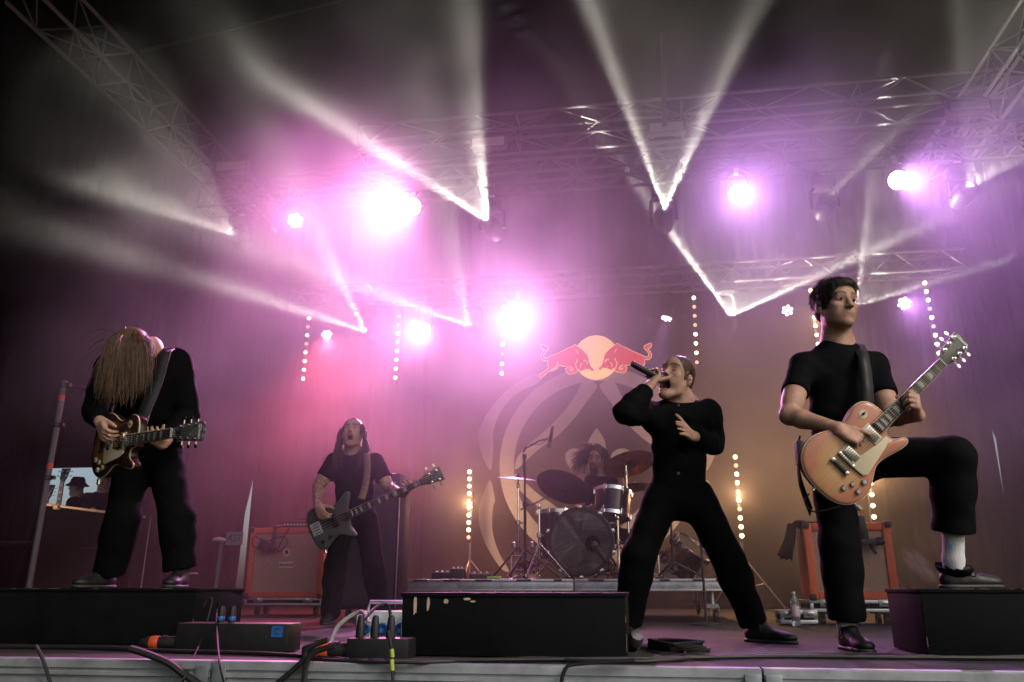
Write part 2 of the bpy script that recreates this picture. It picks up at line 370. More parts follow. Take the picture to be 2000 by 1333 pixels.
def led_par(px, Y, d, power, col, label, clamp, r=.105, lens='led_lens'):
    A = PY(*px, Y); d = Vector(d).normalized()
    t = empty('led_par_lamp', (A.x, A.y, clamp), label=label, cat='stage light', group='round seven-cell lamps'); H = A.z-clamp
    M = Matrix.Translation((0, 0, H)) @ rot_to(d); side = Vector((0, 0, 1)).cross(d).normalized()
    b = MB(); b.lathe([(r*.5, -.16), (r*.9, -.12), (r*1.08, -.02), (r*1.08, .02), (r*.98, .02), (r*.98, .0)], 20, M); hd = b.build('housing', 'black_metal', t)
    for i in range(7):
        x, y = (0, 0) if i == 0 else (r*.62*math.cos(i*PI/3+.3), r*.62*math.sin(i*PI/3+.3))
        b = MB(); b.lathe([(r*.25, .002), (r*.22, .018), (.0001, .026)], 12, M @ Matrix.Translation((x, y, 0))); b.build('led_cell', lens, hd)
    for s in (-1, 1):
        b = MB(); b.tube([Vector((0, 0, -.02)), side*s*r*1.2+Vector((0, 0, -.06)), side*s*r*1.2+Vector((0, 0, H))-d*.04], .01, 6); b.build('yoke_arm', 'black_metal', t)
    if power > 100: spot('par_light', t, Vector((0, 0, H)) + d*.05, d, power, math.radians(85 if power > 1000 else 42), .9, col, .05)
def toward(px, Y, q): return (q - PY(*px, Y))
led_par((577, 431), 8.5, toward((577, 431), 8.5, P(470, 470, 4.5)), 420, MAG, 'round seven-cell lamp on the left of the mid truss', zc1)
led_par((638, 653), 10.9, toward((638, 653), 10.9, Vector((-2.6, 8.2, -1.0))), 1001, (1, .09, .17), 'round seven-cell lamp on the rear truss above the bass player', zc3, .09, 'led_lens')
led_par((1302, 621), 10.9, toward((1302, 621), 10.9, Vector((-.5, 10.3, .2))), 180, PUR, 'round seven-cell lamp between the logo and the wide V', zc3, .09)
led_par((1538, 607), 10.9, toward((1538, 607), 10.9, Vector((.6, 2, 2.0))), 60, PUR, "round seven-cell lamp left of the right guitarist's head", zc3, .09)
led_par((1766, 593), 10.9, toward((1766, 593), 10.9, P(2050, 690, 6.0)), 900, (.80, .32, 1.0), "round seven-cell lamp right of the right guitarist's head", zc3, .10)

_bulb = {}
def bulb_mesh(m):
    if m not in _bulb:
        b = MB(); b.lathe([(.0001, .027), (.014, .023), (.023, .014), (.027, 0), (.023, -.014), (.014, -.022)], 12); me = b.mesh('bulb'); me.materials.append(MATS[m]); _bulb[m] = me
    return _bulb[m]
def strip(p0, p1, Y, n, m, power, col, label, dims=(), stand=None, hang=None):
    A, B = PY(*p0, Y), PY(*p1, Y); d = (B-A); L = d.length; d = d/L
    t = empty('bulb_strip_lamp', tuple(B), label=label, cat='strip light', group='vertical bulb strips')
    b = MB(); b.box((A-B)/2 + Vector((0, .055, 0)), (.07, .03, L+.14), rot_to(-d).to_3x3()); b.build('batten', 'black_metal', t, bevel=.004)
    for i in range(n):
        p = A + d*L*i/(n-1) - B; mm = 'bulb_dim' if i in dims else m
        link('bulb', bulb_mesh(mm), None, t, p, (PI/2, 0, 0))
    if hang:
        b = MB(); b.tube([A-B+Vector((0, .05, .05)), Vector((A.x-B.x, .05, hang-B.z))], .012, 6); b.build('hanger', 'black_metal', t)
    if stand:
        z = -B.z + stand
        b = MB(); b.tube([(0, .09, .4), (0, .09, z+.32)], .016, 8); b.tube([(0, .09, .15), (0, .09, -.1)], .02, 8); b.build('stand_pole', 'steel', t)
        for a in (.4, 2.4, 4.6):
            e = Vector((math.cos(a), math.sin(a), 0))
            b = MB(); b.tube([Vector((0, .09, z+.62)), Vector((0, .09, z+.012))+e*.52], .011, 6); b.build('leg', 'steel', t)
            b = MB(); b.tube([Vector((0, .09, z+.25)), Vector((0, .09, z+.30))+e*.26], .008, 6); b.build('brace', 'steel', t)
    k = 1 if power > 40 else 0
    for i in range(k):
        ld = bpy.data.lights.new('strip_light', 'POINT'); ld.energy = power/k; ld.color = col; ld.shadow_soft_size = .03; ld.cycles.use_multiple_importance_sampling = False
        o = bpy.data.objects.new('strip_light', ld); C.objects.link(o); o.parent = t; o.location = (A + d*L*(i+.5)/k) - B + Vector((0, -.12, 0))
WARM = (1, .52, .22)
zt = T3.z-.15
strip((603, 622), (592, 740), 11.15, 8, 'bulb_pink', 12, (1, .55, .45), 'hanging bulb strip left of the seven-cell lamp above the bass player', (1, 3), hang=zt)
strip((779, 618), (772, 738), 11.15, 8, 'bulb_pink', 10, (1, .55, .45), 'hanging bulb strip between the bass player and the centre wash', (0, 1, 3), hang=zt)
strip((984, 600), (980, 730), 11.15, 8, 'bulb_pink', 8, (1, .55, .45), 'hanging bulb strip half lost below the huge centre wash', (5,), hang=zt)
strip((1355, 582), (1361, 708), 11.15, 8, 'bulb_warm', 20, WARM, 'hanging bulb strip right of the logo above the singer', (1, 2, 3, 7), hang=zt)
strip((1583, 568), (1600, 690), 11.15, 8, 'bulb_warm', 45, WARM, "hanging bulb strip just left of the right guitarist's head", (), hang=zt)
strip((1806, 553), (1834, 690), 11.15, 9, 'bulb_warm', 30, WARM, 'hanging bulb strip behind the headstock at right', (3, 5), hang=zt)
strip((917, 922), (915, 1050), 10.75, 10, 'bulb_warm', 75, WARM, 'standing bulb strip left of the drum kit', (4, 9), stand=.02)
strip((1436, 893), (1449, 1047), 10.4, 10, 'bulb_warm', 95, WARM, 'standing bulb strip on a tripod right of the singer', (1, 4, 6), stand=.02)
strip((1692, 860), (1707, 1010), 10.4, 8, 'bulb_warm', 95, WARM, "standing bulb strip behind the right guitarist's raised thigh", (), stand=.02)

# white tube work lamps on the trusses
for (px, Y, m) in (((1301, 252), 8.35, 1), ((1890, 210), 8.2, 0), ((955, 281), 8.35, 1), ((455, 328), 8.35, 0)):
    A = PY(*px, Y); t = empty('work_lamp', tuple(A), label='grey floodlight box fixed on the truss %s' % {1301: 'above the upright V of light', 1890: 'at the upper right', 955: 'above the brightest fan', 455: 'at the upper left'}[px[0]], cat='floodlight', group='floodlight boxes')
    b = MB(); b.box((0, 0, 0), (.44, .12, .15)); b.build('housing', 'truss_alu', t, bevel=.02)
    b = MB(); b.box((0, -.064, -.01), (.39, .006, .11)); b.build('glass', mat('lamp_glass', (.6, .58, .52), .25, spec=.6), t)
    b = MB()
    for s in (-1, 1): b.tube([(s*.225, 0, 0), (s*.225, .05, .14), (s*.1, .08, .16)], .008, 6)
    b.build('bracket', 'black_metal', t)

# ------------------------------------------------------------------ smoke hanging under the roof
def smoke_box(name, lo, hi, dens, col, aniso):
    q = MB(); c = [(lo[i]+hi[i])/2 for i in range(3)]; q.box(c, [hi[i]-lo[i] for i in range(3)])
    m = bpy.data.materials.new(name); m.use_nodes = True; m.cycles.volume_sampling = 'EQUIANGULAR'; t = m.node_tree; t.nodes.remove(t.nodes['Principled BSDF'])
    v = t.nodes.new('ShaderNodeVolumePrincipled'); v.inputs['Color'].default_value = (*col, 1); v.inputs['Density'].default_value = dens; v.inputs['Anisotropy'].default_value = aniso
    t.links.new(v.outputs[0], t.nodes['Material Output'].inputs['Volume'])
    o = q.build(name, m, smooth=False); tag(o, 'thin stage smoke filling the air under the roof', 'smoke', kind='stuff'); return o, m, v
haze, hm, hv = smoke_box('stage_smoke', (-6.12, 5.0, -.13), (4.6, 11.42, 6.45), .085, (.95, .95, 1), .25)

# uneven density: thick drifting clouds at lamp height, thin near the deck and under the roof
t = hm.node_tree; L = t.links.new; tc = t.nodes.new('ShaderNodeTexCoord')
def nz(scale, detail, dist, loc):
    mp = t.nodes.new('ShaderNodeMapping'); mp.inputs['Location'].default_value = loc; L(tc.outputs['Object'], mp.inputs[0])
    n = t.nodes.new('ShaderNodeTexNoise'); n.inputs['Scale'].default_value = scale; n.inputs['Detail'].default_value = detail; n.inputs['Roughness'].default_value = .55; n.inputs['Distortion'].default_value = dist; L(mp.outputs[0], n.inputs['Vector']); return n.outputs['Fac']
def rng(v, a, b_, c_, d_, smooth=False):
    r = t.nodes.new('ShaderNodeMapRange'); r.interpolation_type = 'SMOOTHSTEP' if smooth else 'LINEAR'
    for q, x in zip(('From Min', 'From Max', 'To Min', 'To Max'), (a, b_, c_, d_)): r.inputs[q].default_value = x
    L(v, r.inputs['Value']); return r.outputs[0]
def mul(a, b_):
    m = t.nodes.new('ShaderNodeMath'); m.operation = 'MULTIPLY'; L(a, m.inputs[0]); L(b_, m.inputs[1]); return m.outputs[0]
sp = t.nodes.new('ShaderNodeSeparateXYZ'); L(tc.outputs['Object'], sp.inputs[0])
d1 = rng(nz(.8, 2.0, .0, (3.1, 0, 1.7)), .36, .66, .18, 1.7)
zl = rng(sp.outputs['Z'], .6, 2.6, .30, 1., True); zh = rng(sp.outputs['Z'], 4.5, 6.1, 1., .06, True); xl = rng(sp.outputs['X'], -6.0, -4.7, .06, 1., True)
xr = rng(sp.outputs['X'], 2.4, 4.3, 1., .12, True); dd = mul(mul(mul(mul(d1, zl), zh), xl), xr)
sc_ = t.nodes.new('ShaderNodeMath'); sc_.operation = 'MULTIPLY'; sc_.inputs[1].default_value = .11; L(dd, sc_.inputs[0]); L(sc_.outputs[0], hv.inputs['Density'])
cy.volume_step_rate = 2.5; cy.volume_max_steps = 24
# ------------------------------------------------------------------ backdrop banner, emblem and logo
mat('banner', (.011, .009, .0115), .8, var=.12, vscale=1.5, spec=.15)
mat('emblem_grey', (.37, .385, .43), .8, var=.08, vscale=3, spec=.15)
mat('logo_red', (.62, .035, .03), .7, spec=.2, emit=(.80, .05, .04), estr=.75); mat('logo_sun', (.85, .62, .20), .7, spec=.2, emit=(1, .62, .20), estr=1.1); mat('logo_cream', (.85, .70, .42), .7, spec=.2, emit=(1, .6, .3), estr=.8)
for q in ('logo_red', 'logo_sun', 'logo_cream'): MATS[q].cycles.emission_sampling = 'NONE'   # a backlit sign
def crop3(pts): return [(850 + x/2.38, 620 + y/2.38) for x, y in pts]
def mirror(pts, cx=1169): return [(2*cx - x, y) for x, y in pts][::-1]
p0, p1 = PY(905, 1128, BACK), PY(1660, 1128, BACK)
ban = empty('backdrop_banner', ((p0.x+p1.x)/2, BACK, 0), label='dark banner with a grey ring emblem hanging behind the drums', cat='banner')
def flat(name, pts, m, parent, y0, y1, org):
    vs = []; n = len(pts)
    for yy in (y0, y1):
        for (x, y) in pts:
            q = PY(x, y, BACK); vs.append(Vector((q.x, yy, q.z)) - org)
    fs = [tuple(range(n)), tuple(range(2*n-1, n-1, -1))] + [(i, (i+1) % n, n+(i+1) % n, n+i) for i in range(n)]
    b = MB(); b.add(vs, fs); return b.build(name, m, parent, smooth=False)
BO = Vector(ban.location)
b = MB(); nx = 90; vs = []
for j in range(13):
    for i in range(nx+1):
        x = (p0.x-.6) + (p1.x-p0.x+1.2)*i/nx; z = .05 + 4.45*j/12
        vs.append(Vector((x, BACK + .004*math.sin(i*.35)*math.sin(j*.5+i*.05) - .008, z)) - BO)
b.add(vs, [(j*(nx+1)+i, j*(nx+1)+i+1, (j+1)*(nx+1)+i+1, (j+1)*(nx+1)+i) for j in range(12) for i in range(nx)])
o = b.build('cloth', 'banner', ban, angle=180); o.modifiers.new('t', 'SOLIDIFY').thickness = .004
def ringpoly(cx, cy, ro, ri, a0, a1, n=60):
    A = [a0 + (a1-a0)*i/n for i in range(n+1)]
    return [(cx+ro*math.cos(a), cy+ro*math.sin(a)) for a in A] + [(cx+ri*math.cos(a), cy+ri*math.sin(a)) for a in A[::-1]]
E = BACK - .02
flat('emblem_ring', ringpoly(1169, 910, 193, 165, -.5*PI+.002, 1.5*PI-.002, 96), 'emblem_grey', ban, E, E+.004, BO)
up = crop3([(505,262),(420,285),(330,345),(255,430),(212,510),(205,560),(215,630),(240,690),(262,708),(272,600),(270,545),(290,470),(335,400),(400,345),(480,305)])
lo_ = crop3([(257,757),(225,820),(205,890),(207,960),(225,1030),(260,1100),(310,1170),(345,1185),(330,1150),(300,1100),(275,1030),(265,960),(270,880),(278,850)])
dg = crop3([(690,300),(650,370),(590,450),(500,540),(440,590),(385,650),(372,705),(390,700),(470,625),(560,560),(640,480),(700,400),(755,318)])
dl = crop3([(374,735),(385,790),(440,850),(500,900),(590,990),(650,1070),(690,1140),(755,1122),(700,1040),(640,960),(560,880),(470,815),(390,740)])
for pg in (up, lo_, dg, dl):
    for q in (smooth_poly(pg), mirror(smooth_poly(pg))): flat('emblem_band', q, 'emblem_grey', ban, E-.005, E-.001, BO)
pet = crop3([(750,515),(775,548),(790,580),(796,615),(785,655),(765,690),(750,705),(735,690),(715,655),(706,615),(712,580),(728,548)])
lob = crop3([(605,650),(612,628),(632,614),(660,612),(688,625),(702,648),(695,668),(668,678),(650,695),(640,720),(632,722),(626,700),(612,678)])
flat('emblem_petal', pet, 'emblem_grey', ban, E-.005, E-.001, BO)
for q in (smooth_poly(lob), mirror(smooth_poly(lob))): flat('emblem_petal', q, 'emblem_grey', ban, E-.005, E-.001, BO)

def crop8(pts): return [(1040 + x/8, 640 + y/8) for x, y in pts]
lc = PY(1165, 700.6, BACK)
lg = empty('logo_sign', (lc.x, BACK-.05, lc.z-.35), label='yellow sun disc with two red charging bulls above the ring emblem', cat='logo sign'); LO = Vector(lg.location)
flat('sun_disc', [(1165+43*math.cos(a*PI/24), 700.6+43*math.sin(a*PI/24)) for a in range(48)], 'logo_sun', lg, BACK-.055, BACK-.047, LO)
bull = [(1295,290),(1340,275),(1385,310),(1450,330),(1530,375),(1620,415),(1700,450),(1760,480),(1800,480),(1820,440),(1790,390),(1745,345),(1745,310),(1790,290),(1850,265),(1860,310),(1830,345),(1800,350),(1840,400),(1860,450),(1845,500),(1800,525),(1755,520),(1755,580),(1735,625),(1790,675),(1850,715),(1885,765),(1855,790),(1800,740),(1740,690),(1660,670),(1605,640),(1580,600),(1500,608),(1430,622),(1480,650),(1440,720),(1390,728),(1300,700),(1288,672),(1268,650),(1250,690),(1180,668),(1130,655),(1095,655),(1075,690),(1045,684),(1026,662),(1060,630),(1085,600),(1110,520),(1125,450),(1180,380),(1240,330)]
marks = [[(1325,355),(1300,380),(1275,415)], [(1595,535),(1610,590),(1640,635),(1700,655)], [(1290,495),(1305,545),(1325,575),(1310,620),(1300,665)], [(1215,560),(1245,600),(1235,640)],
         [(1415,600),(1385,625),(1360,650),(1370,675),(1400,672),(1405,640)], [(1130,575),(1155,530),(1185,515),(1190,540)], [(1172,628),(1180,640)]]
for s in (0, 1):
    f = (lambda L: crop8([(2000-x, y+18) for x, y in L])) if s else crop8
    pg = smooth_poly(f(bull), 2); pg = pg[::-1] if s else pg
    bo = flat('bull', pg, 'logo_red', lg, BACK-.072, BACK-.062, LO)
    ex = [PY(x, y, BACK) for x, y in pg]; ex = [Vector((q.x, BACK-.072, q.z))-LO for q in ex]
    b = MB(); b.tube(ex + [ex[0]], .0065, 6); b.build('outline', 'logo_cream', bo)
    b = MB()
    for mk in marks:
        q = [PY(x, y, BACK) for x, y in f(mk)]; q = spline([Vector((v.x, BACK-.073, v.z))-LO for v in q], 4)
        b.tube(q, [.009 if 0 < i < len(q)-1 else .003 for i in range(len(q))], 6)
    b.build('highlight_strokes', 'logo_cream', bo)
b = MB()
for s in (-1, 1): b.tube([(s*.25, .0, .5), (s*.25, .03, 1.6)], .004, 5)
b.build('hanging_wires', 'black_metal', lg)

# ------------------------------------------------------------------ drum riser
RY = 6.75; rz = PY(1130, 1131, RY).z; rx0, rx1 = PY(797, 1140, RY).x, PY(1467, 1140, RY).x; RD = 2.3
rs = empty('drum_riser', ((rx0+rx1)/2, RY+RD/2, 0), label='aluminium framed drum riser on wheels in mid stage', cat='riser')
W = rx1-rx0
b = MB(); b.box((0, 0, rz-.02), (W-.04, RD-.04, .03)); b.build('deck_top', 'black_wood', rs, smooth=False)
for k in range(2):
    b = MB(); xo = (-W/4 if k == 0 else W/4)
    b.box((xo, -RD/2, rz-.05), (W/2-.01, .05, .09)); b.box((xo, -RD/2-.028, rz-.012), (W/2-.014, .012, .022)); b.box((xo, -RD/2-.028, rz-.088), (W/2-.014, .012, .016))
    b.build('front_rail', 'alu', rs, bevel=.003)
for (x0, x1) in ((810, 838), (868, 900), (930, 962), (1010, 1038), (1082, 1098), (1150, 1180), (1288, 1308), (1352, 1372), (1398, 1412)):
    a, c = PY(x0, 1134, RY).x, PY(x1, 1134, RY).x
    b = MB(); b.box(((a+c)/2-(rx0+rx1)/2, -RD/2-.036, rz-.012), (c-a, .004, .017)); b.build('slot', 'black_plastic', rs, smooth=False)
for sx in (-1, 1):
    b = MB(); b.box((sx*(W/2-.025), .03, rz-.05), (.05, RD-.05, .09)); b.build('side_rail', 'alu', rs, bevel=.003)
for lx in (-W/2+.15, -W/2+.95, .25, W/2-.30):
    for ly in (-RD/2+.12, RD/2-.12):
        b = MB(); b.tube([(lx, ly, rz-.09), (lx, ly, .11)], .024, 10); b.box((lx, ly, .13), (.09, .07, .03)); lg_ = b.build('leg', 'alu', rs)
        b = MB(); b.lathe([(.0, -.016), (.045, -.016), (.05, 0), (.045, .016), (0, .016)], 16, Matrix.Translation((lx+.02, ly, .052)) @ Matrix.Rotation(PI/2, 4, 'Y')); b.build('wheel', 'rubber', lg_)
        b = MB(); b.box((lx-.012, ly, .085), (.006, .05, .08)); b.box((lx+.05, ly, .085), (.006, .05, .08)); b.build('fork', 'steel', lg_)

# ------------------------------------------------------------------ drum kit
mat('drum_shell', (.012, .012, .014), .22, var=.2, vscale=6, spec=.5)
mat('drum_head', (.20, .20, .21), .55, var=.12, vscale=9); mat('tom_head', (.30, .29, .29), .6)
mat('cymbal_dark', (.018, .014, .013), .5, .4, var=.3, vscale=7); mat('cymbal_brass', (.42, .24, .09), .3, .95, var=.25, vscale=8); mat('brass_shell', (.46, .30, .13), .26, .95, var=.25, vscale=6)
def drum(name, label, c, axis, r, h, shell, head_top, head_bot, lugs=8, hoop='black_plastic', lug='chrome', group='drums of the kit'):
    # c = centre; axis = from the bottom head to the top head
    M = Matrix.Translation(c) @ rot_to(axis); t = frame_empty(name, M, label, 'drum', group)
    b = MB(); b.lathe([(r*.97, -h/2), (r, -h/2+.004), (r, h/2-.004), (r*.97, h/2)], 40); b.build('shell', shell, t)
    for s, hm_ in ((1, head_top), (-1, head_bot)):
        if hm_ is None: continue
        b = MB(); b.lathe([(.0001, s*(h/2+.006)), (r*.9, s*(h/2+.006)), (r*.985, s*(h/2+.002))], 40); b.build('drumhead', hm_, t)
        b = MB(); b.lathe([(r*1.0, s*(h/2-.022)), (r*1.045, s*(h/2-.022)), (r*1.05, s*(h/2+.012)), (r*1.0, s*(h/2+.016)), (r*.985, s*(h/2+.006))], 40); b.build('hoop', hoop, t)
    lm = None
    for i in range(lugs):
        a = 2*PI*(i+.5)/lugs
        for s in (1, -1):
            if (s > 0 and head_top is None) or (s < 0 and head_bot is None): continue
            if lm is None:
                b = MB(); b.box((0, 0, -.012), (.026, .034, .055)); b.tube([(.0, 0, -.06), (0, 0, .03)], .005, 6); lm = b.mesh('lug', True, .004); lm.materials.append(MATS[lug])
            o = link('lug', lm, None, t, (r*1.05*math.cos(a), r*1.05*math.sin(a), s*(h/2)), (0 if s > 0 else PI, 0, a if s > 0 else -a))
            if s < 0: o.rotation_euler = Euler((PI, 0, -a)); o.rotation_euler = (Matrix.Rotation(a, 4, 'Z') @ Matrix.Rotation(PI, 4, 'X')).to_euler()
    return t
kc = PY(1131, 1062, 7.15); kc.z = rz + .312
kd = drum('bass_drum', 'large bass drum with dark grey front head and microphone port', kc + Vector((0, .22, 0)), Vector((.06, -1, .02)), .285, .42, 'drum_shell', 'drum_head', None, 10)
M = kd.matrix_world; Mi = M.inverted()
b = MB(); prt = Mi @ PY(1158, 1062, 7.15)
b.lathe([(.0001, .001), (.066, .001), (.07, -.002)], 28, Matrix.Translation((prt.x, prt.y, .42/2+.009))); b.build('port_hole', mat('port_black', (.003, .003, .003), .9, spec=0), kd)
b = MB(); b.lathe([(.066, .0), (.068, .004), (.073, .004), (.075, .0)], 28, Matrix.Translation((prt.x, prt.y, .42/2+.009))); b.build('port_ring', 'black_plastic', kd)
cr = Mi @ PY(1129, 1017, 7.15)   # small crown mark near the top of the head
b = MB(); ux = (Mi.to_3x3() @ Vector((1, 0, 0))).normalized(); uz = (Mi.to_3x3() @ Vector((0, 0, 1))).normalized()
pl = [(-.026, 0), (-.034, .018), (-.016, .010), (-.012, .022), (0, .012), (.012, .022), (.016, .010), (.034, .018), (.026, 0)]
cb = Vector((cr.x, cr.y, .42/2+.0085)); zz = Vector((0, 0, 1))
b.prism(pl, 0, .001, basis(cb, ux, uz, ux.cross(uz))); b.build('crown_mark', mat('mark_grey', (.2, .2, .2), .6), kd)
for s in (-1, 1):
    b = MB(); b.tube([kc + Vector((s*.26, .25, -.12)), kc + Vector((s*.40, .05, -.30))], .010, 8); o = b.build('spur', 'chrome', None); o.parent = kd; o.matrix_parent_inverse = Mi
tc_ = P(1196, 985, 7.55)
drum('rack_tom', 'black rack tom mounted above the right of the bass drum', tc_, Vector((.10, .22, 1)), .165, .24, 'drum_shell', 'tom_head', 'drum_head', 6, 'chrome')
ft = P(1092, 1030, 7.75); drum('floor_tom', 'black floor tom standing behind the left of the bass drum', Vector((ft.x, ft.y, rz+.42)), Vector((0, .05, 1)), .20, .40, 'drum_shell', 'tom_head', 'drum_head', 8, 'chrome')
sn = P(1172, 1012, 7.95); drum('snare_drum', 'shallow chrome snare drum in front of the drummer', Vector((sn.x, sn.y, rz+.60)), Vector((0, .05, 1)), .178, .15, 'steel', 'tom_head', None, 8, 'chrome')
g = P(1337, 1083, 7.5); drum('spare_drum', "tilted brass-shelled drum on its side seen between the singer's legs", Vector((g.x, g.y, rz+.20)), Vector((.62, -.35, .70)), .175, .24, 'brass_shell', 'drum_head', 'drum_head', 8, 'chrome')

def cymbal(name, label, c, n, r, m, group='cymbals'):
    M = Matrix.Translation(c) @ rot_to(n); t = frame_empty(name, M, label, 'cymbal', group)
    b = MB(); b.lathe([(.006, .030), (.02, .028), (.036, .016), (.046, .008), (r*.6, .001), (r, -.012), (r, -.0135), (r*.6, -.0005), (.046, .0065), (.02, .0265), (.006, .0285)], 40); b.build('plate', m, t, angle=60)
    b = MB(); b.lathe([(.012, .03), (.014, .045), (.006, .05)], 10); b.tube([(0, 0, -.06), (0, 0, .07)], .004, 6); b.build('wing_nut', 'chrome', t)
    return t
c1 = P(1012, 934, 7.6); cymbal('hi_hat', 'dark hi-hat cymbal at the far left of the kit', c1, Vector((.10, -.12, 1)), .20, 'cymbal_dark')
c1b = c1 - Vector((0, 0, .03)); b = MB(); 
c2 = P(1101, 950, 7.45); cymbal('crash_cymbal', 'broad dark crash cymbal tilted towards the camera above the bass drum', c2, Vector((.30, .55, 1)), .26, 'cymbal_dark')
c3 = P(1228, 905, 7.7); cymbal('ride_cymbal', "brass ride cymbal half hidden by the singer's back", c3, Vector((-.22, .35, 1)), .26, 'cymbal_brass')
c4 = P(1240, 950, 7.9); cymbal('splash_cymbal', 'small brass cymbal below the ride cymbal', c4, Vector((-.1, .2, 1)), .15, 'cymbal_brass')
def tripod(b, base, h, spread, a0, r=.009):
    for i in range(3):
        a = a0 + i*2*PI/3; e = Vector((math.cos(a), math.sin(a), 0))
        b.tube([base + Vector((0, 0, h)), base + Vector((0, 0, .012)) + e*spread], r, 6)
        b.tube([base + Vector((0, 0, h*.35)), base + Vector((0, 0, h*.52)) + e*spread*.48], r*.7, 6)
def stand(name, label, base, top, m, a0=.3, spread=.26, th=.30, boom=None, cat='stand', group='drum hardware'):
    base = Vector(base); t = empty(name, tuple(base), label=label, cat=cat, group=group); tp = Vector(top)-base
    b = MB(); mid = Vector((0, 0, tp.z*.55)); b.tube([Vector((0, 0, .06)), mid], .013, 10); b.tube([mid, Vector((0, 0, tp.z if boom is None else tp.z*.92))], .0095, 8); b.build('tube', m, t)
    b = MB(); b.lathe([(.018, -.02), (.022, -.015), (.022, .02), (.018, .025)], 10, Matrix.Translation(mid)); b.tube([mid + Vector((.015, 0, 0)), mid + Vector((.045, 0, 0))], .007, 6)
    b.build('collar', m, t)
    b = MB(); b.lathe([(.016, -.02), (.020, -.01), (.016, .02)], 10, Matrix.Translation((0, 0, tp.z*.92))); b.build('collar', m, t)
    b = MB(); tripod(b, Vector((0, 0, 0)), th, spread, a0); b.build('tripod_legs', m, t)
    if boom:
        b = MB(); b.tube([Vector(q)-base for q in boom], .008, 8); b.build('boom', m, t)
    return t
stand('hi_hat_stand', 'chrome hi-hat stand at the left of the kit', (c1.x, c1.y, rz), c1, 'chrome', .9)
stand('cymbal_stand', 'chrome boom stand in front of the crash cymbal', PY(1054, 1121, 7.05).to_2d().to_3d() + Vector((0, 0, rz)), PY(1054, 978, 7.05), 'chrome', .2, boom=[PY(1016, 996, 7.05), PY(1054, 979, 7.05), c2 - Vector((0, 0, .03))])
stand('cymbal_stand', 'chrome straight stand under the ride cymbal', (c3.x-.03, c3.y+.05, rz), c3, 'chrome', .6)
tb = PY(1210, 1120, 7.4); stand('tom_stand', 'chrome tom stand right of the bass drum', (tb.x, tb.y, rz), (tb.x, tb.y, tc_.z-.1), 'chrome', .5, boom=[(tb.x, tb.y, tc_.z-.2), (tb.x-.02, tb.y, tc_.z-.12), tc_])
for k, (px, lab) in enumerate(((1003, 'folded chrome pedal left of the black microphone stand'), (1040, 'chrome hi-hat pedal frame between the two stands'), (1290, "chrome pedal seen between the singer's legs"))):
    q = PY(px, 1110, 7.1); t = empty('drum_pedal', (q.x, q.y, rz), (0, 0, .5*k-.3), lab, 'pedal', 'drum hardware')
    b = MB(); b.box((0, 0, .02), (.09, .28, .012), Euler((.18, 0, 0)).to_matrix()); b.build('footboard', 'chrome', t, bevel=.003)
    b = MB(); b.tube([(-.07, .1, .01), (-.07, .1, .2), (.07, .1, .2), (.07, .1, .01)], .009, 8); b.tube([(-.07, .1, .08), (.07, .1, .08)], .006, 6); b.build('frame', 'chrome', t)
    b = MB(); b.tube([(0, .1, .2), (0, .02, .28)], .005, 6); b.lathe([(.0, -.03), (.022, -.02), (.022, .02), (0, .03)], 10, Matrix.Translation((0, .01, .29))); b.build('beater', 'steel', t)

def mic_body(t, p, d, m='black_metal', L=.17, r=.024, mesh='mic_mesh'):
    mat('mic_mesh', (.16, .16, .17), .45, .8, bump=.4, bscale=400)
    M = Matrix.Translation(p) @ rot_to(d)
    b = MB(); b.lathe([(.010, -L), (.013, -L+.01), (r*.78, -.03), (r*.8, -.005)], 14, M); b.build('microphone', m, t)
    b = MB(); b.lathe([(r*.82, -.006), (r, .0), (r*1.02, .02), (r*.8, .042), (r*.35, .05), (.0001, .051)], 14, M); b.build('grille_ball', mesh, t)
bs = PY(1026, 1126, 6.98); tp = PY(1027, 872, 6.98)
t = stand('microphone_stand', 'black boom microphone stand in front of the hi-hat', (bs.x, bs.y, rz), (bs.x, bs.y, tp.z), 'black_metal', .15, .30, .25, boom=[PY(1022, 884, 6.98), PY(1027, 876, 6.98), PY(1052, 862, 7.05), PY(1070, 857, 7.1)], cat='mic stand', group='microphone stands')
mb = Vector(t.location); mic_body(t, PY(1074, 865, 7.1)-mb, Vector((-.2, .1, -1)), L=.15)
b = MB(); b.tube(spline([PY(1070, 857, 7.1)-mb, PY(1055, 868, 7.05)-mb, PY(1035, 868, 7.0)-mb, PY(1022, 884, 6.98)-mb, PY(1024, 940, 6.97)-mb], 6), .004, 5); b.build('cable', 'rubber', t)
kb = PY(1192, 1124, 6.92)
t = stand('microphone_stand', 'short black stand holding a microphone in the bass drum port', (kb.x, kb.y, rz), PY(1192, 1098, 6.92), 'black_metal', .8, .14, .08, boom=[PY(1194, 1104, 6.92), PY(1180, 1092, 6.95)], cat='mic stand', group='microphone stands')
mic_body(t, PY(1164, 1068, 7.08)-Vector(t.location), (PY(1164, 1068, 7.08)-PY(1180, 1094, 6.97)), L=.20, r=.03)
q = PY(1316, 1118, 6.95); t = stand('microphone_stand', "black stand on the riser between the singer's legs", (q.x, q.y, rz), PY(1316, 1000, 6.95), 'black_metal', .1, .24, .14, boom=[PY(1316, 1010, 6.95), PY(1300, 985, 7.1), PY(1262, 960, 7.4)], cat='mic stand', group='microphone stands')
q = PZ(1380, 1222, 0); t = empty('microphone_stand', tuple(q), label="black straight microphone stand with round base behind the singer's right leg", cat='mic stand', group='microphone stands')
b = MB(); b.tube([(0, 0, .02), (0, 0, .85)], .010, 8); b.build('tube', 'black_metal', t); b = MB(); b.lathe([(.13, 0), (.13, .012), (.05, .025), (.0001, .028)], 24); b.build('round_base', 'black_metal', t)
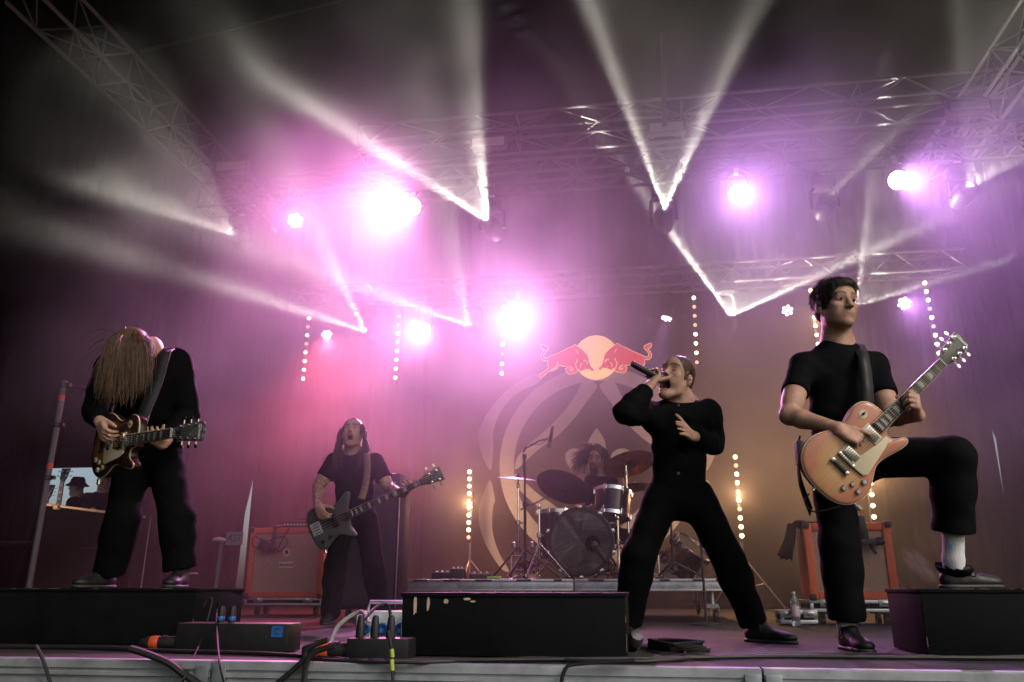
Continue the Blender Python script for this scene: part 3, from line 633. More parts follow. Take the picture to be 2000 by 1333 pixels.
b = MB(); b.tube([(0, 0, .85), (-.02, 0, .98), (-.12, .03, 1.05)], .009, 8); b.build('boom', 'black_metal', t)
# small gear lying on the riser
for k, (px, w_, h_, lab) in enumerate(((865, .16, .06, 'small black effects box at the left corner of the riser'), (895, .12, .09, 'low dark box with bright screws on the riser'), (938, .18, .05, 'flat black tool tray on the riser by the bulb strip'))):
    q = PY(px, 1120, 7.0); t = empty('gear_box', (q.x, q.y, rz), (0, 0, .2*k-.1), lab, 'box', 'small gear on the riser')
    b = MB(); b.box((0, 0, h_/2), (w_, .14, h_)); b.build('case', 'black_plastic', t, bevel=.006)
    b = MB()
    for s in (-.3, 0, .3): b.lathe([(.012, 0), (.010, .014), (.0001, .015)], 10, Matrix.Translation((s*w_, -.02, h_)))
    b.build('knobs', 'chrome' if k == 1 else 'steel', t)
q = PY(965, 1126, 6.85); b = MB(); b.box((0, 0, .012), (.12, .03, .02)); o = b.build('tape_roll_end', mat('green_tape', (.25, .5, .05), .5), bevel=.004, loc=(q.x, q.y, rz)); tag(o, 'bright green tape marker on the riser edge', 'tape')
# ------------------------------------------------------------------ amplifiers
mat('orange_tolex', (.66, .12, .035), .5, var=.12, vscale=30, bump=.3, bscale=220)
mat('grille_cloth', (.42, .26, .19), .8, var=.15, vscale=60, bump=.4, bscale=350)
mat('white_plate', (.62, .58, .52), .5); mat('dark_print', (.02, .02, .02), .6)
def text_mesh(s, size, m, parent, M, depth=.0008, shear=0., bold=0.):
    cu = bpy.data.curves.new('lettering', 'FONT'); cu.body = s; cu.size = size; cu.align_x = 'CENTER'; cu.align_y = 'CENTER'; cu.extrude = depth; cu.shear = shear; cu.offset = bold; cu.resolution_u = 3
    o = bpy.data.objects.new('tmp', cu); C.objects.link(o)
    me = bpy.data.meshes.new_from_object(o.evaluated_get(bpy.context.evaluated_depsgraph_get())); C.objects.unlink(o); bpy.data.objects.remove(o)
    me.materials.clear(); l = link('lettering', me, m, parent); l.matrix_local = M; return l
FACE = Matrix.Rotation(PI/2, 4, 'X')     # text lying in the local xz plane, facing -y
def cabinet(label, loc, rz_, w_, h_, d_, z0, name='guitar_cabinet'):
    t = empty(name, loc, (0, 0, rz_), label, 'speaker cabinet', 'orange speaker cabinets')
    e = .062
    b = MB(); b.box((0, 0, z0+h_/2), (w_-.004, d_-.05, h_-.004)); b.build('box', 'orange_tolex', t, bevel=.015)
    b = MB()
    for s in (-1, 1): b.box((s*(w_-e)/2, -d_/2+.012, z0+h_/2), (e, .07, h_)); b.box((0, -d_/2+.0125, z0+h_/2+s*(h_-e)/2), (w_-2*e, .069, e))
    b.build('front_frame', 'orange_tolex', t, bevel=.012)
    b = MB(); b.box((0, -d_/2+.006, z0+h_/2), (w_-2*e+.004, .02, h_-2*e+.004)); b.build('grille', 'grille_cloth', t, smooth=False)
    pl = link('nameplate', None, None, t) if False else None
    b = MB(); b.box((0, -d_/2-.008, z0+h_*.46), (.155, .008, .062)); pl = b.build('nameplate', 'white_plate', t, bevel=.003)
    text_mesh('ORANGE', .040, 'dark_print', pl, Matrix.Translation((0, -d_/2-.0135, z0+h_*.46)) @ FACE, bold=.0012)
    b = MB(); M = Matrix.Translation((.0, -d_/2-.006, z0+h_*.64)) @ FACE
    b.lathe([(.032, 0), (.040, .0), (.040, .004), (.032, .004)], 24, M); cr = b.build('crest', 'white_plate', t)
    b = MB(); b.prism([(-.022, -.02), (-.012, .0), (-.02, .016), (0, .024), (.016, .018), (.022, 0), (.018, -.02), (.006, -.012), (.0, -.022), (-.008, -.01)], .002, .006, M); b.build('crest_figure', 'dark_print', cr)
    for s in (-1, 1):
        for q in (-1, 1):
            b = MB(); b.box((s*(w_/2-.018), -d_/2-.01, z0+h_/2+q*(h_/2-.018)), (.05, .08, .05)); b.build('corner', 'black_plastic', t, bevel=.014)
    return t
def case_base(label, loc, rz_, w_, d_, z0, z1, name='flight_case', cast=True, mid='black_wood'):
    t = empty(name, loc, (0, 0, rz_), label, 'flight case', 'flight cases'); h_ = z1-z0
    b = MB(); b.box((0, 0, (z0+z1)/2), (w_-.02, d_-.02, h_-.01)); b.build('panel', mid, t, smooth=False)
    b = MB(); e = min(.028, h_*.28)
    for z in (z0+e/2, z1-e/2):
        for s in (-1, 1): b.box((0, s*d_/2, z), (w_, .012, e)); b.box((s*w_/2, 0, z), (.012, d_-.014, e))
    for sx in (-1, 1):
        for sy in (-1, 1): b.box((sx*(w_/2-.010), sy*(d_/2+.001), (z0+z1)/2), (.026, .012, h_-2*e-.002))
    b.build('edging', 'alu', t, bevel=.002)
    for s in (-.32, .32):
        b = MB(); b.box((s*w_, -d_/2-.010, z1-e*.9), (.10, .008, min(.06, h_*.6))); lt = b.build('latch', 'steel', t, bevel=.004)
        b = MB(); b.box((s*w_, -d_/2-.017, z1-e*.8), (.05, .008, min(.03, h_*.3))); b.build('latch_tongue', 'chrome', lt, bevel=.003)
    if cast:
        for sx in (-1, 1):
            for sy in (-1, 1):
                b = MB(); b.box((sx*(w_/2-.1), sy*(d_/2-.1), z0-.012), (.09, .09, .012)); b.box((sx*(w_/2-.1), sy*(d_/2-.1), z0-.035), (.03, .05, .05)); b.lathe([(0, -.016), (.04, -.016), (.04, .016), (0, .016)], 16, Matrix.Translation((sx*(w_/2-.1), sy*(d_/2-.1), z0-.06)) @ Matrix.Rotation(PI/2, 4, 'Y')); b.build('castor', 'black_metal', t)
    return t
# left: orange cabinet on a wheeled base, amplifier head on top
a = PY(478, 1180, 8.1); c = PY(629, 1180, 8.1); zb = PY(552, 1168, 8.1).z; zt_ = PY(556, 1031, 8.1).z
LX, LW, LH = (a.x+c.x)/2, (c.x-a.x), zt_-zb
case_base('wheeled black case base with aluminium edge under the left orange cabinet', (LX, 8.1+.20, 0), -.02, LW+.01, .40, .10, zb-.002)
cab = cabinet('orange speaker cabinet with tan grille behind the bass player', (LX, 8.1+.19, 0), -.02, LW, LH, .38, zb)
def amp_head(label, loc, w_, h_, d_, m, rz_=0., glow=False):
    t = empty('guitar_amplifier', loc, (0, 0, rz_), label, 'amplifier', 'amplifier heads')
    b = MB(); b.box((0, 0, h_/2), (w_, d_, h_)); b.build('housing', m, t, bevel=.012)
    b = MB(); b.box((0, -d_/2-.002, h_*.42), (w_*.9, .006, h_*.5)); b.build('faceplate', 'black_plastic', t, smooth=False)
    for i in range(9):
        b = MB(); b.lathe([(.011, 0), (.010, .014), (.0001, .015)], 10, Matrix.Translation(((-.40+.1*i)*w_, -d_/2-.005, h_*.42)) @ Matrix.Rotation(PI/2, 4, 'X')); b.build('knob', 'white_plate', t)
    b = MB(); b.tube([(-w_*.18, 0, h_), (-w_*.15, 0, h_+.02), (w_*.15, 0, h_+.02), (w_*.18, 0, h_)], .008, 6); b.build('handle', 'black_plastic', t)
    return t
amp_head('small black amplifier head with a row of pale knobs on the left orange cabinet', (PY(578, 1030, 8.1).x, 8.27, zt_+.001), .36, .075, .25, 'black_plastic')
# microphone hanging over the cabinet front on its cable
t = empty('hanging_microphone', (PY(520, 1060, 8.0).x, 8.02, PY(520, 1068, 8.0).z), label='black microphone hanging on its cable in front of the left orange cabinet', cat='microphone', group='hanging microphones')
b = MB(); b.box((-.02, 0, 0), (.13, .06, .10), Euler((0, .35, 0)).to_matrix()); b.lathe([(.03, 0), (.036, .02), (.03, .07), (.01, .08)], 12, Matrix.Translation((.03, 0, .0)) @ Matrix.Rotation(PI/2+.4, 4, 'Y')); b.build('body', 'black_plastic', t, bevel=.01)
b = MB(); b.tube([(.05, .03, .0), (.055, .05, .2), (.06, .18, .215)], .022, 8); b.tube(spline([(-.08, 0, -.02), (-.16, 0, .02), (-.14, -.01, .1), (.0, 0, .06), (.16, 0, .1), (.22, .02, .04), (.12, .0, -.05), (.20, .02, .16), (.21, .1, .22)], 6), .006, 6); b.build('cable', 'rubber', t)
# tall bass cabinet behind the bass player
bl, br = P(655, 1190, 7.6), P(772, 1190, 7.6); bz = P(772, 958, 7.6).z
t = empty('bass_cabinet', ((bl.x+br.x)/2, (bl.y+br.y)/2+.2, 0), (0, 0, .05), 'tall black bass cabinet standing behind the bass player', 'speaker cabinet'); BW = (br-bl).length
b = MB(); b.box((0, 0, bz/2+.04), (BW, .42, bz-.08)); b.build('box', 'black_wood', t, bevel=.012)
b = MB(); b.box((0, -.215, bz/2+.04), (BW-.07, .012, bz-.16)); b.build('grille', mat('black_grille', (.010, .010, .011), .8, bump=.3, bscale=300), t, smooth=False)
b = MB()
for s in (-1, 1): b.box((s*(BW/2-.004), -.213, bz/2+.04), (.010, .012, bz-.1))
b.build('edge_trim', 'steel', t, bevel=.002)
for s in (-1, 1):
    b = MB(); b.lathe([(0, -.02), (.04, -.02), (.04, .02), (0, .02)], 14, Matrix.Translation((s*BW*.36, -.1, .04)) @ Matrix.Rotation(PI/2, 4, 'Y')); b.build('castor', 'rubber', t)
amp_head('black bass amplifier head with white lettering on the tall bass cabinet', ((bl.x+br.x)/2, (bl.y+br.y)/2+.2, bz+.001), BW*.95, .16, .36, 'black_plastic', .05)
# right: orange cabinet with a black cover thrown over it
RYc = 6.75; a = PY(1583, 1170, RYc); c = PY(1757, 1170, RYc); zb2 = PY(1670, 1172, RYc).z; zt2 = PY(1665, 1021, RYc).z
RXc, RW = (a.x+c.x)/2, c.x-a.x
case_base('black flight case with aluminium edges under the right orange cabinet', (RXc-.0, RYc+.2, 0), 0, RW+.02, .44, .09, zb2-.002)
cab2 = cabinet('orange speaker cabinet with black cover behind the right guitarist', (RXc, RYc+.19, 0), .0, RW, zt2-zb2, .38, zb2)
q = MB(); vs = []; n1, n2 = 14, 8
for j in range(n2+1):
    for i in range(n1+1):
        u = i/n1; v_ = j/n2; y = -.14 + v_*.36
        if u < .34: x = -RW/2-.05 - .10*(1-u/.34)**1.5*(.6+.4*v_); z = -.30*(1-u/.34)*(1-.15*v_)
        else: x = -RW/2-.05 + (u-.34)/.66*RW*.62; z = .0
        z += .014 + .008*math.sin(i*1.3+j*.9) + .01*math.sin(j*1.7); vs.append((x + .01*math.sin(j*2), y, z))
q.add(vs, [(j*(n1+1)+i, j*(n1+1)+i+1, (j+1)*(n1+1)+i+1, (j+1)*(n1+1)+i) for j in range(n2) for i in range(n1)])
o = q.build('amplifier_cover', mat('cover_cloth', (.010, .010, .011), .9, spec=.1), angle=180); o.location = (RXc, RYc+.19, zt2); o.modifiers.new('t', 'SOLIDIFY').thickness = .012; tag(o, 'black cloth cover draped over the left corner of the right orange cabinet', 'cover')
t = empty('hanging_microphone', (PY(1695, 1060, 6.66).x, 6.68, PY(1695, 1058, 6.66).z), label='black microphone clamped in front of the right orange cabinet', cat='microphone', group='hanging microphones')
b = MB(); b.box((-.0, 0, 0), (.16, .05, .045)); b.lathe([(.026, 0), (.032, .01), (.032, .06), (.02, .07)], 14, Matrix.Translation((.06, 0, 0)) @ Matrix.Rotation(PI/2, 4, 'Y')); b.build('body', 'black_plastic', t, bevel=.008)
b = MB(); b.box((-.01, .02, .10), (.05, .03, .2), Euler((0, -.08, 0)).to_matrix()); b.box((-.02, .12, .175), (.055, .2, .02)); b.build('bracket', 'black_metal', t, bevel=.006)
b = MB(); b.tube(spline([(-.08, 0, 0), (-.13, 0, .06), (-.10, 0, .15), (-.02, .05, .2)], 6), .005, 6); b.tube(spline([(.02, 0, -.02), (.04, 0, -.07), (.06, .0, -.09)], 5), .012, 6); b.build('cable', 'rubber', t)
q = PZ(1562, 1222, 0); case_base('small low flight case beside the water bottle', (q.x, q.y+.12, 0), .0, .26, .24, .012, .105, cast=False)
# water bottle
q = PZ(1553, 1222, 0)
t = empty('water_bottle', tuple(q + Vector((0, -.06, 0))), label='clear plastic water bottle with a printed label standing on the stage', cat='bottle')
mat('bottle_pet', (.75, .8, .85), .12, spec=.5, trans=.85); mat('bottle_label', (.55, .42, .48), .5, var=.5, vscale=40)
b = MB(); b.lathe([(.028, 0), (.032, .01), (.031, .05), (.033, .06), (.033, .14), (.030, .15), (.033, .165), (.030, .19), (.014, .215), (.013, .225)], 20); b.build('bottle', 'bottle_pet', t)
b = MB(); b.lathe([(.0335, .065), (.0338, .066), (.0338, .135), (.0335, .136)], 20); b.build('wrapper', 'bottle_label', t)
b = MB(); b.lathe([(.015, .225), (.015, .24), (.0001, .241)], 14); b.build('cap', 'white_plate', t)
# fog machine behind the right box with a lit front and its plume
q = P(1845, 1152, 6.2)
t = empty('fog_machine', (q.x, q.y, 0), (0, 0, .35), 'low fog machine with a lit amber panel behind the right box', 'fog machine')
b = MB(); b.box((0, 0, .12), (.42, .28, .20)); b.build('housing', 'black_metal', t, bevel=.015)
b = MB(); b.box((.05, -.145, .20), (.13, .008, .055)); b.build('panel_light', emitmat('amber_panel', (1, .72, .42), 3.0), t)
b = MB(); b.tube([(-.16, -.14, .2), (-.16, -.19, .21)], .02, 10); b.build('nozzle', 'steel', t)
b = MB(); b.tube([(-.2, 0, .02), (-.2, 0, .0)], .02, 8); b.tube([(.2, 0, .02), (.2, 0, .0)], .02, 8); b.build('feet', 'rubber', t)

# puff of fog leaving the nozzle
pa, pb = P(1826, 1140, 6.0), P(1766, 1072, 6.1); pc = (pa+pb)/2; pd = pb-pa
b = MB(); b.lathe([(.0001, -1), (.35, -.93), (.7, -.7), (.95, -.3), (1, 0), (.95, .3), (.7, .7), (.35, .93), (.0001, 1)], 16); o = b.build('smoke_plume', None)
pm_ = bpy.data.materials.new('smoke_plume'); pm_.use_nodes = True; t = pm_.node_tree; t.nodes.remove(t.nodes['Principled BSDF']); o.data.materials.append(pm_); L = t.links.new
pv = t.nodes.new('ShaderNodeVolumePrincipled'); pv.inputs['Color'].default_value = (.95, .93, .9, 1); pv.inputs['Anisotropy'].default_value = .2; L(pv.outputs[0], t.nodes['Material Output'].inputs['Volume'])
tc = t.nodes.new('ShaderNodeTexCoord'); ln_ = t.nodes.new('ShaderNodeVectorMath'); ln_.operation = 'LENGTH'; L(tc.outputs['Object'], ln_.inputs[0])
r1 = t.nodes.new('ShaderNodeMapRange'); r1.interpolation_type = 'SMOOTHSTEP'; [setattr(r1.inputs[q], 'default_value', v) for q, v in (('From Min', .15), ('From Max', .98), ('To Min', 1), ('To Max', 0))]; L(ln_.outputs['Value'], r1.inputs['Value'])
n_ = t.nodes.new('ShaderNodeTexNoise'); n_.inputs['Scale'].default_value = 2.2; n_.inputs['Detail'].default_value = 2; L(tc.outputs['Object'], n_.inputs['Vector'])
r2 = t.nodes.new('ShaderNodeMapRange'); [setattr(r2.inputs[q], 'default_value', v) for q, v in (('From Min', .38), ('From Max', .62), ('To Min', .1), ('To Max', 26.))]; L(n_.outputs['Fac'], r2.inputs['Value'])
m_ = t.nodes.new('ShaderNodeMath'); m_.operation = 'MULTIPLY'; L(r1.outputs[0], m_.inputs[0]); L(r2.outputs[0], m_.inputs[1]); L(m_.outputs[0], pv.inputs['Density'])
o.matrix_world = Matrix.Translation(pc) @ rot_to(pd) @ Matrix.Diagonal((.085, .085, pd.length*.62, 1)); tag(o, 'small puff of fog rising left from the fog machine behind the right box', 'smoke', kind='stuff')
# ------------------------------------------------------------------ performers' boxes
def ego_box(label, x0, x1, y0, y1, h_, marks=()):
    t = empty('stage_box', ((x0+x1)/2, (y0+y1)/2, 0), label=label, cat='box', group='black stage boxes'); W_, D_ = x1-x0, y1-y0
    b = MB(); b.box((0, 0, h_/2+.002), (W_, D_, h_-.004)); b.build('carcass', 'black_wood', t, bevel=.004)
    b = MB(); b.box((0, 0, h_+.004), (W_+.012, D_+.012, .016)); b.build('top_board', 'black_wood', t, bevel=.003)
    rw = random.Random(int(W_*1000)); mat('worn_edge', (.10, .095, .085), .8, var=.5, vscale=80)
    for k in range(9):      # paint rubbed off along the front edges
        l_ = rw.uniform(.02, .10)
        if k < 6: c_, dm = (rw.uniform(-W_/2+.06, W_/2-.06), -D_/2-.0062, h_+.0105), (l_, .0022, .0028)
        else: c_, dm = ((-1 if k % 2 else 1)*(W_/2-.001), -D_/2-.0006, rw.uniform(.05, h_-.06)), (.003, .0022, l_*.7)
        b = MB(); b.box(c_, dm); b.build('worn_edge', 'worn_edge', t, smooth=False)
    for (sx, sz, sw, sh) in marks:
        b = MB(); n = 9
        vs = []
        for k in range(n): vs.append((sx + sw*math.cos(2*PI*k/n)*random.uniform(.6, 1.1), -D_/2-.0016, sz + sh*math.sin(2*PI*k/n)*random.uniform(.6, 1.1)))
        b.add(vs, [tuple(range(n))]); b.build('scuff', mat('bare_wood', (.42, .34, .24), .8, var=.3, vscale=60), t, smooth=False)
    return t
l0 = PZ(372, 1262, 0); lh = P(372, 1149, l0.dot(FWD)).z
def solve_y(px, X, z):   # y on the line x = X, z = z that projects to column px
    lo, hi = 1., 20.
    f = lambda y: (lambda v: v.dot(RGT)/ (v.dot(FWD)*math.cos(PITCH)+(z-CAM_H)*math.sin(PITCH)) - (px-1000)/F_PX)(Vector((X, y, 0)))
    a_, b_ = f(lo), f(hi)
    for _ in range(50):
        m_ = (lo+hi)/2
        if (f(m_) > 0) == (a_ > 0): lo = m_
        else: hi = m_
    return (lo+hi)/2
ly1 = solve_y(470, l0.x, 0.1)
ego_box('wide black wooden box the hunched left guitarist stands on', l0.x-1.55, l0.x, l0.y, min(ly1, l0.y+1.2), lh-.012)
m0, m1 = PZ(775, 1284, 0), PZ(1226, 1286, 0); my = (m0.y+m1.y)/2; mh = PY(1000, 1158, my).z
ego_box('scuffed black wooden box at the front centre of the stage', m0.x, m1.x, my, my+.75, mh-.012, [(-.40, mh*.82, .010, .05), (-.345, mh*.82, .008, .04), (-.27, mh*.86, .012, .012), (-.18, mh*.9, .02, .006), (-.16, mh*.86, .016, .004)])
r0 = PZ(1815, 1283, 0); rh = PY(1815, 1150, r0.y).z; ry1 = solve_y(1740, r0.x, .1)
ego_box("black wooden box under the right guitarist's raised foot", r0.x, r0.x+1.0, r0.y, max(ry1, r0.y+.45), rh-.012)

# ------------------------------------------------------------------ front rail of the stage
mat('rail_alu', (.34, .37, .40), .5, .55, var=.35, vscale=5, bump=.08, bscale=30)
RZ = -.010
def rail(x0, x1, label):
    t = empty('stage_rail', ((x0+x1)/2, SY0, 0), label=label, cat='rail', group='front stage rails'); L_ = x1-x0
    b = MB()
    prof = [(.03, 0), (-.03, 0), (-.034, -.004), (-.034, -.030), (-.026, -.032), (-.026, -.042), (-.034, -.044), (-.034, -.056), (-.024, -.060), (-.024, -.108), (-.034, -.112), (-.034, -.130), (.03, -.130)]
    n = len(prof); vs = [(-L_/2, y, z+RZ+.012) for y, z in prof] + [(L_/2, y, z+RZ+.012) for y, z in prof]
    b.add(vs, [(i, (i+1) % n, n+(i+1) % n, n+i) for i in range(n)] + [tuple(range(n-1, -1, -1)), tuple(range(n, 2*n))]); b.build('profile', 'rail_alu', t, angle=20)
    for s in (-1, 1):
        b = MB(); b.box((s*(L_/2-.03), -.036, RZ-.055), (.055, .010, .10)); b.build('end_plate', mat('rail_steel', (.28, .31, .34), .5, .7, var=.3, vscale=9), t, bevel=.004)
    for k in range(int(L_/.5)):
        b = MB(); b.lathe([(.006, 0), (.006, .004), (.0001, .005)], 8, Matrix.Translation((-L_/2+.3+k*.5, -.026, RZ-.075)) @ Matrix.Rotation(PI/2, 4, 'X')); b.build('rivet', 'steel', t)
    return t
j1, j2 = PY(422, 1300, SY0).x, PY(1487, 1310, SY0).x
rail(j1-2.0, j1-.004, 'aluminium front rail of the left stage section'); rail(j1+.004, j2-.004, 'aluminium front rail of the middle stage section'); rail(j2+.004, j2+2.0, 'aluminium front rail of the right stage section')
# crowd barrier glimpsed below
# ------------------------------------------------------------------ things lying along the stage front
mat('orange_label', (.5, .07, .015), .5); mat('blue_plug', (.02, .10, .35), .4); mat('grey_cable', (.22, .22, .23), .5); mat('green_tag', (.35, .42, .06), .5); mat('pale_panel', (.55, .60, .62), .45, var=.2, vscale=20)
def cable(label, pts, r, m='rubber', n=6, group='stage cables'):
    q = spline([Vector(p) for p in pts], n); b = MB(); b.tube(q, r, 7); o = b.build('cable', m); tag(o, label, 'cable', group); return o
def F(px, py, z=0.): return PZ(px, py, z)
# power distribution bar at left
a, c = F(340, 1273), F(560, 1276); y_ = (a.y+c.y)/2
t = empty('power_distributor', ((a.x+c.x)/2, y_+.07, 0), label='long black power distributor box at the front left', cat='power box'); W_ = c.x-a.x
b = MB(); b.box((0, 0, .06), (W_, .14, .115)); b.build('housing', 'black_plastic', t, bevel=.008)
b = MB(); b.box((.40*W_, -.072, .085), (.05, .004, .045)); b.build('label_plate', 'blue_plug', t, smooth=False)
text_mesh('C', .035, 'dark_print', t, Matrix.Translation((.40*W_, -.0745, .085)) @ FACE)
for s in (-.18, -.08): 
    b = MB(); b.lathe([(.016, 0), (.016, .05), (.010, .07)], 12, Matrix.Translation((s*W_, 0, .117))); pg_ = b.build('plug', 'rubber', t)
    b = MB(); b.lathe([(.0165, .01), (.017, .011), (.017, .025), (.0165, .026)], 12, Matrix.Translation((s*W_, 0, .117))); b.build('plug_ring', 'blue_plug', pg_)
def connector(label, p, d, L=.16, r=.028):
    t = frame_empty('power_connector', Matrix.Translation(p) @ rot_to(d), label, 'connector', 'round power connectors')
    b = MB(); b.lathe([(r*.55, -L*.5), (r*.9, -L*.35), (r, -L*.3), (r, L*.1), (r*1.12, L*.1), (r*1.12, L*.22), (r, L*.22), (r, L*.5)], 18); b.build('body', 'rubber', t)
    b = MB(); b.lathe([(r*1.01, -L*.22), (r*1.03, -L*.215), (r*1.03, L*.02), (r*1.01, L*.025)], 18); b.build('orange_band', 'orange_label', t)
    return t
connector('black power connector with an orange label at the left end of the distributor', F(308, 1272) + Vector((0, 0, .034)), Vector((1, .12, 0)))
connector('black power connector with an orange label near the stage front centre left', F(640, 1290) + Vector((0, 0, .034)), Vector((1, .05, 0)), .2, .032)
# stage box with three plugs
a, c = F(676, 1292), F(797, 1294); t = empty('splitter_box', ((a.x+c.x)/2, (a.y+c.y)/2+.05, 0), label='small black splitter box with three upright plugs', cat='splitter box'); W_ = c.x-a.x
b = MB(); b.box((0, 0, .042), (W_, .11, .08)); b.build('housing', 'black_plastic', t, bevel=.006)
for s in (-.36, -.12, .14):
    b = MB(); b.lathe([(.018, 0), (.018, .03), (.013, .07), (.008, .08)], 12, Matrix.Translation((s*W_, 0, .083))); b.build('plug', 'rubber', t)
# white and blue cable drum behind
q = F(760, 1268); t = empty('cable_splitter', (q.x, q.y+.12, 0), label='pale panel box with blue sockets behind the splitter box', cat='splitter box')
b = MB(); b.box((0, 0, .085), (.36, .14, .15)); b.build('housing', 'pale_panel', t, bevel=.008)
for i in range(4):
    b = MB(); b.lathe([(.024, 0), (.026, .02), (.020, .022), (.0001, .01)], 14, Matrix.Translation((-.13+.085*i, -.072, .085)) @ Matrix.Rotation(PI/2, 4, 'X')); b.build('socket', 'blue_plug', t)
b = MB(); b.tube([(-.15, 0, .16), (-.14, 0, .2), (.14, 0, .2), (.15, 0, .16)], .009, 8); b.build('handle', 'alu', t)
# guitar tuner board between the box and the cabinet
q = F(512, 1252); t = empty('effects_pedal', (q.x, q.y+.1, 0), (0, 0, .1), 'small effects pedal with a pale top on the left of the stage', 'effects pedal')
b = MB(); b.box((0, 0, .03), (.22, .12, .05)); b.build('board', 'black_plastic', t, bevel=.005)
b = MB(); b.box((.02, -.01, .062), (.09, .08, .012), Euler((.5, 0, 0)).to_matrix()); b.build('pedal_top', 'pale_panel', t, bevel=.003)
b = MB(); b.lathe([(.008, 0), (.008, .012), (0, .013)], 8, Matrix.Translation((.03, -.03, .07))); b.build('footswitch', mat('yellow_knob', (.5, .4, .06), .4), t)
t = empty('floor_microphone', tuple(F(1240, 1274)), label='grey mesh ball microphone lying beside the centre box', cat='microphone')
mic_body(t, Vector((-.0, 0, .045)), Vector((.25, -.55, .5)), L=.16, r=.034)
b = MB(); b.tube([(-.05, .09, .01), (-.03, .07, .03)], .02, 8); b.build('clip', 'black_plastic', t)
rnd = random.Random(3)
def floor_run(label, pix, r, m='rubber', z=None):
    cable(label, [F(px, py) + Vector((0, 0, (z or r)+.001)) for px, py in pix], r, m)
floor_run('black cable running along the whole stage front edge', [(-60, 1268), (150, 1270), (300, 1276), (520, 1283), (700, 1296), (900, 1296), (1100, 1294), (1300, 1292), (1500, 1288), (1750, 1290), (2050, 1292)], .009)
floor_run('second black cable running along the stage front edge', [(600, 1292), (800, 1299), (1000, 1292), (1250, 1297), (1430, 1285), (1640, 1281), (1850, 1288), (2050, 1286)], .007)
floor_run('thin black cable meandering in front of the centre box', [(840, 1294), (960, 1290), (1080, 1288), (1180, 1293), (1290, 1288), (1340, 1279), (1300, 1270), (1250, 1268)], .005)
for k in range(5):
    pts = [(1270+rnd.uniform(-10, 10), 1270), (1300, 1262+k*2), (1350+6*k, 1264+k*2.5), (1385-9*k, 1273+k), (1310, 1276+k), (1268, 1270)]
    cable('loop %s of the coiled black cable beside the floor microphone' % ['one, innermost,', 'two', 'three', 'four', 'five, outermost,'][k], [F(px, py) + Vector((0, 0, .008+.009*k)) for px, py in pts], .006)
def hang(label, pix, r, m='rubber', Y=None):
    cable(label, [PY(px, py, (SY0-.06) if Y is None else Y) for px, py in pix], r, m)
hang('thick black cable hanging over the rail at the left joint', [(255, 1268), (290, 1279), (330, 1296), (360, 1318), (400, 1345)], .014)
hang('thin black cable crossing the rail at far left', [(70, 1262), (78, 1275), (88, 1300), (100, 1340)], .007)
hang('black cable hanging in front of the middle rail, looping from the distributor', [(640, 1250), (600, 1268), (592, 1290), (560, 1320), (530, 1345)], .010)
hang('black cable hanging straight in front of the middle rail', [(655, 1262), (612, 1275), (598, 1300), (592, 1345)], .011)
hang('black cable with green tags hanging by the splitter box', [(758, 1232), (764, 1262), (766, 1295), (768, 1345)], .006)
hang('thin black cable draped over the right of the middle rail', [(1240, 1290), (1130, 1297), (1105, 1306), (1095, 1340)], .007)
b = MB()
for y0_, y1_ in ((1268, 1284), (1288, 1310)): b.tube([PY(765, y0_, SY0-.064), PY(766.5, y1_, SY0-.064)], .008, 8)
o = b.build('cable_tag', 'green_tag'); tag(o, 'yellow green tape tags on the hanging cable', 'cable tag')
cable('grey cable arching from the splitter box', [F(642, 1288)+Vector((0, 0, .05)), F(655, 1284)+Vector((0, .02, .12)), F(690, 1284)+Vector((0, .06, .17)), F(712, 1288)+Vector((0, .03, .13))], .009, 'grey_cable')
cable('black cable arching over the splitter box', [F(700, 1288)+Vector((0, .03, .14)), F(720, 1284)+Vector((0, .08, .19)), F(745, 1284)+Vector((0, .08, .18)), F(758, 1290)+Vector((0, .02, .02))], .007)
cable('thin cable rising from the distributor plug, left', [F(388, 1268)+Vector((0, 0, .18)), F(392, 1268)+Vector((.01, 0, .22)), F(408, 1268)+Vector((0, -.02, .2)), F(402, 1272)+Vector((0, -.05, .05)), PY(365, 1312, SY0-.05), PY(352, 1345, SY0-.05)], .004)
cable('thin cable rising from the distributor plug, right', [F(404, 1268)+Vector((0, 0, .18)), F(412, 1268)+Vector((.01, 0, .21)), F(420, 1268)+Vector((0, -.02, .14)), PY(428, 1290, SY0-.05), PY(440, 1345, SY0-.05)], .004)

# ------------------------------------------------------------------ the left wings
t = empty('scaffold_tube', tuple(PX(70, 1068, -4.9)), label='grey scaffold tube with red bands standing at far left', cat='scaffold tube'); sb = Vector(t.location)
top = PX(122, 742, -4.9); mat('red_band', (.55, .06, .03), .5)
d = (top-sb); d = Vector((0, 0, 1))*d.length
b = MB(); b.tube([Vector((0, 0, -sb.z+.005)), d], .024, 12); b.build('tube', 'truss_alu', t)
for f_ in (.45, .87):
    b = MB(); b.tube([d*f_, d*(f_+.035)], .0255, 12); b.build('red_band', 'red_band', t)
for q in ([d*.98, d*.98+Vector((.2, .35, -.02)), d*.98+Vector((.5, .8, -.02))], [d*.02, d*.02+Vector((-.9, .1, 0))]):
    b = MB(); b.tube(q, .02, 8); b.build('ledger', 'black_metal', t)
for f_ in (.40, .72, .97):
    b = MB(); b.lathe([(.03, -.02), (.036, -.015), (.036, .015), (.03, .02)], 10, Matrix.Translation(d*f_)); b.box(d*f_+Vector((.04, 0, 0)), (.05, .03, .03)); b.build('coupler', 'black_metal', t)
b = MB(); b.tube(spline([d*1.0+Vector((.22, .35, 0)), d*1.0+Vector((.20, .35, .18)), d*1.0+Vector((.17, .35, .25)), d*1.0+Vector((.15, .35, .2))], 5), .012, 6); b.build('rope_end', 'grey_cable', t)
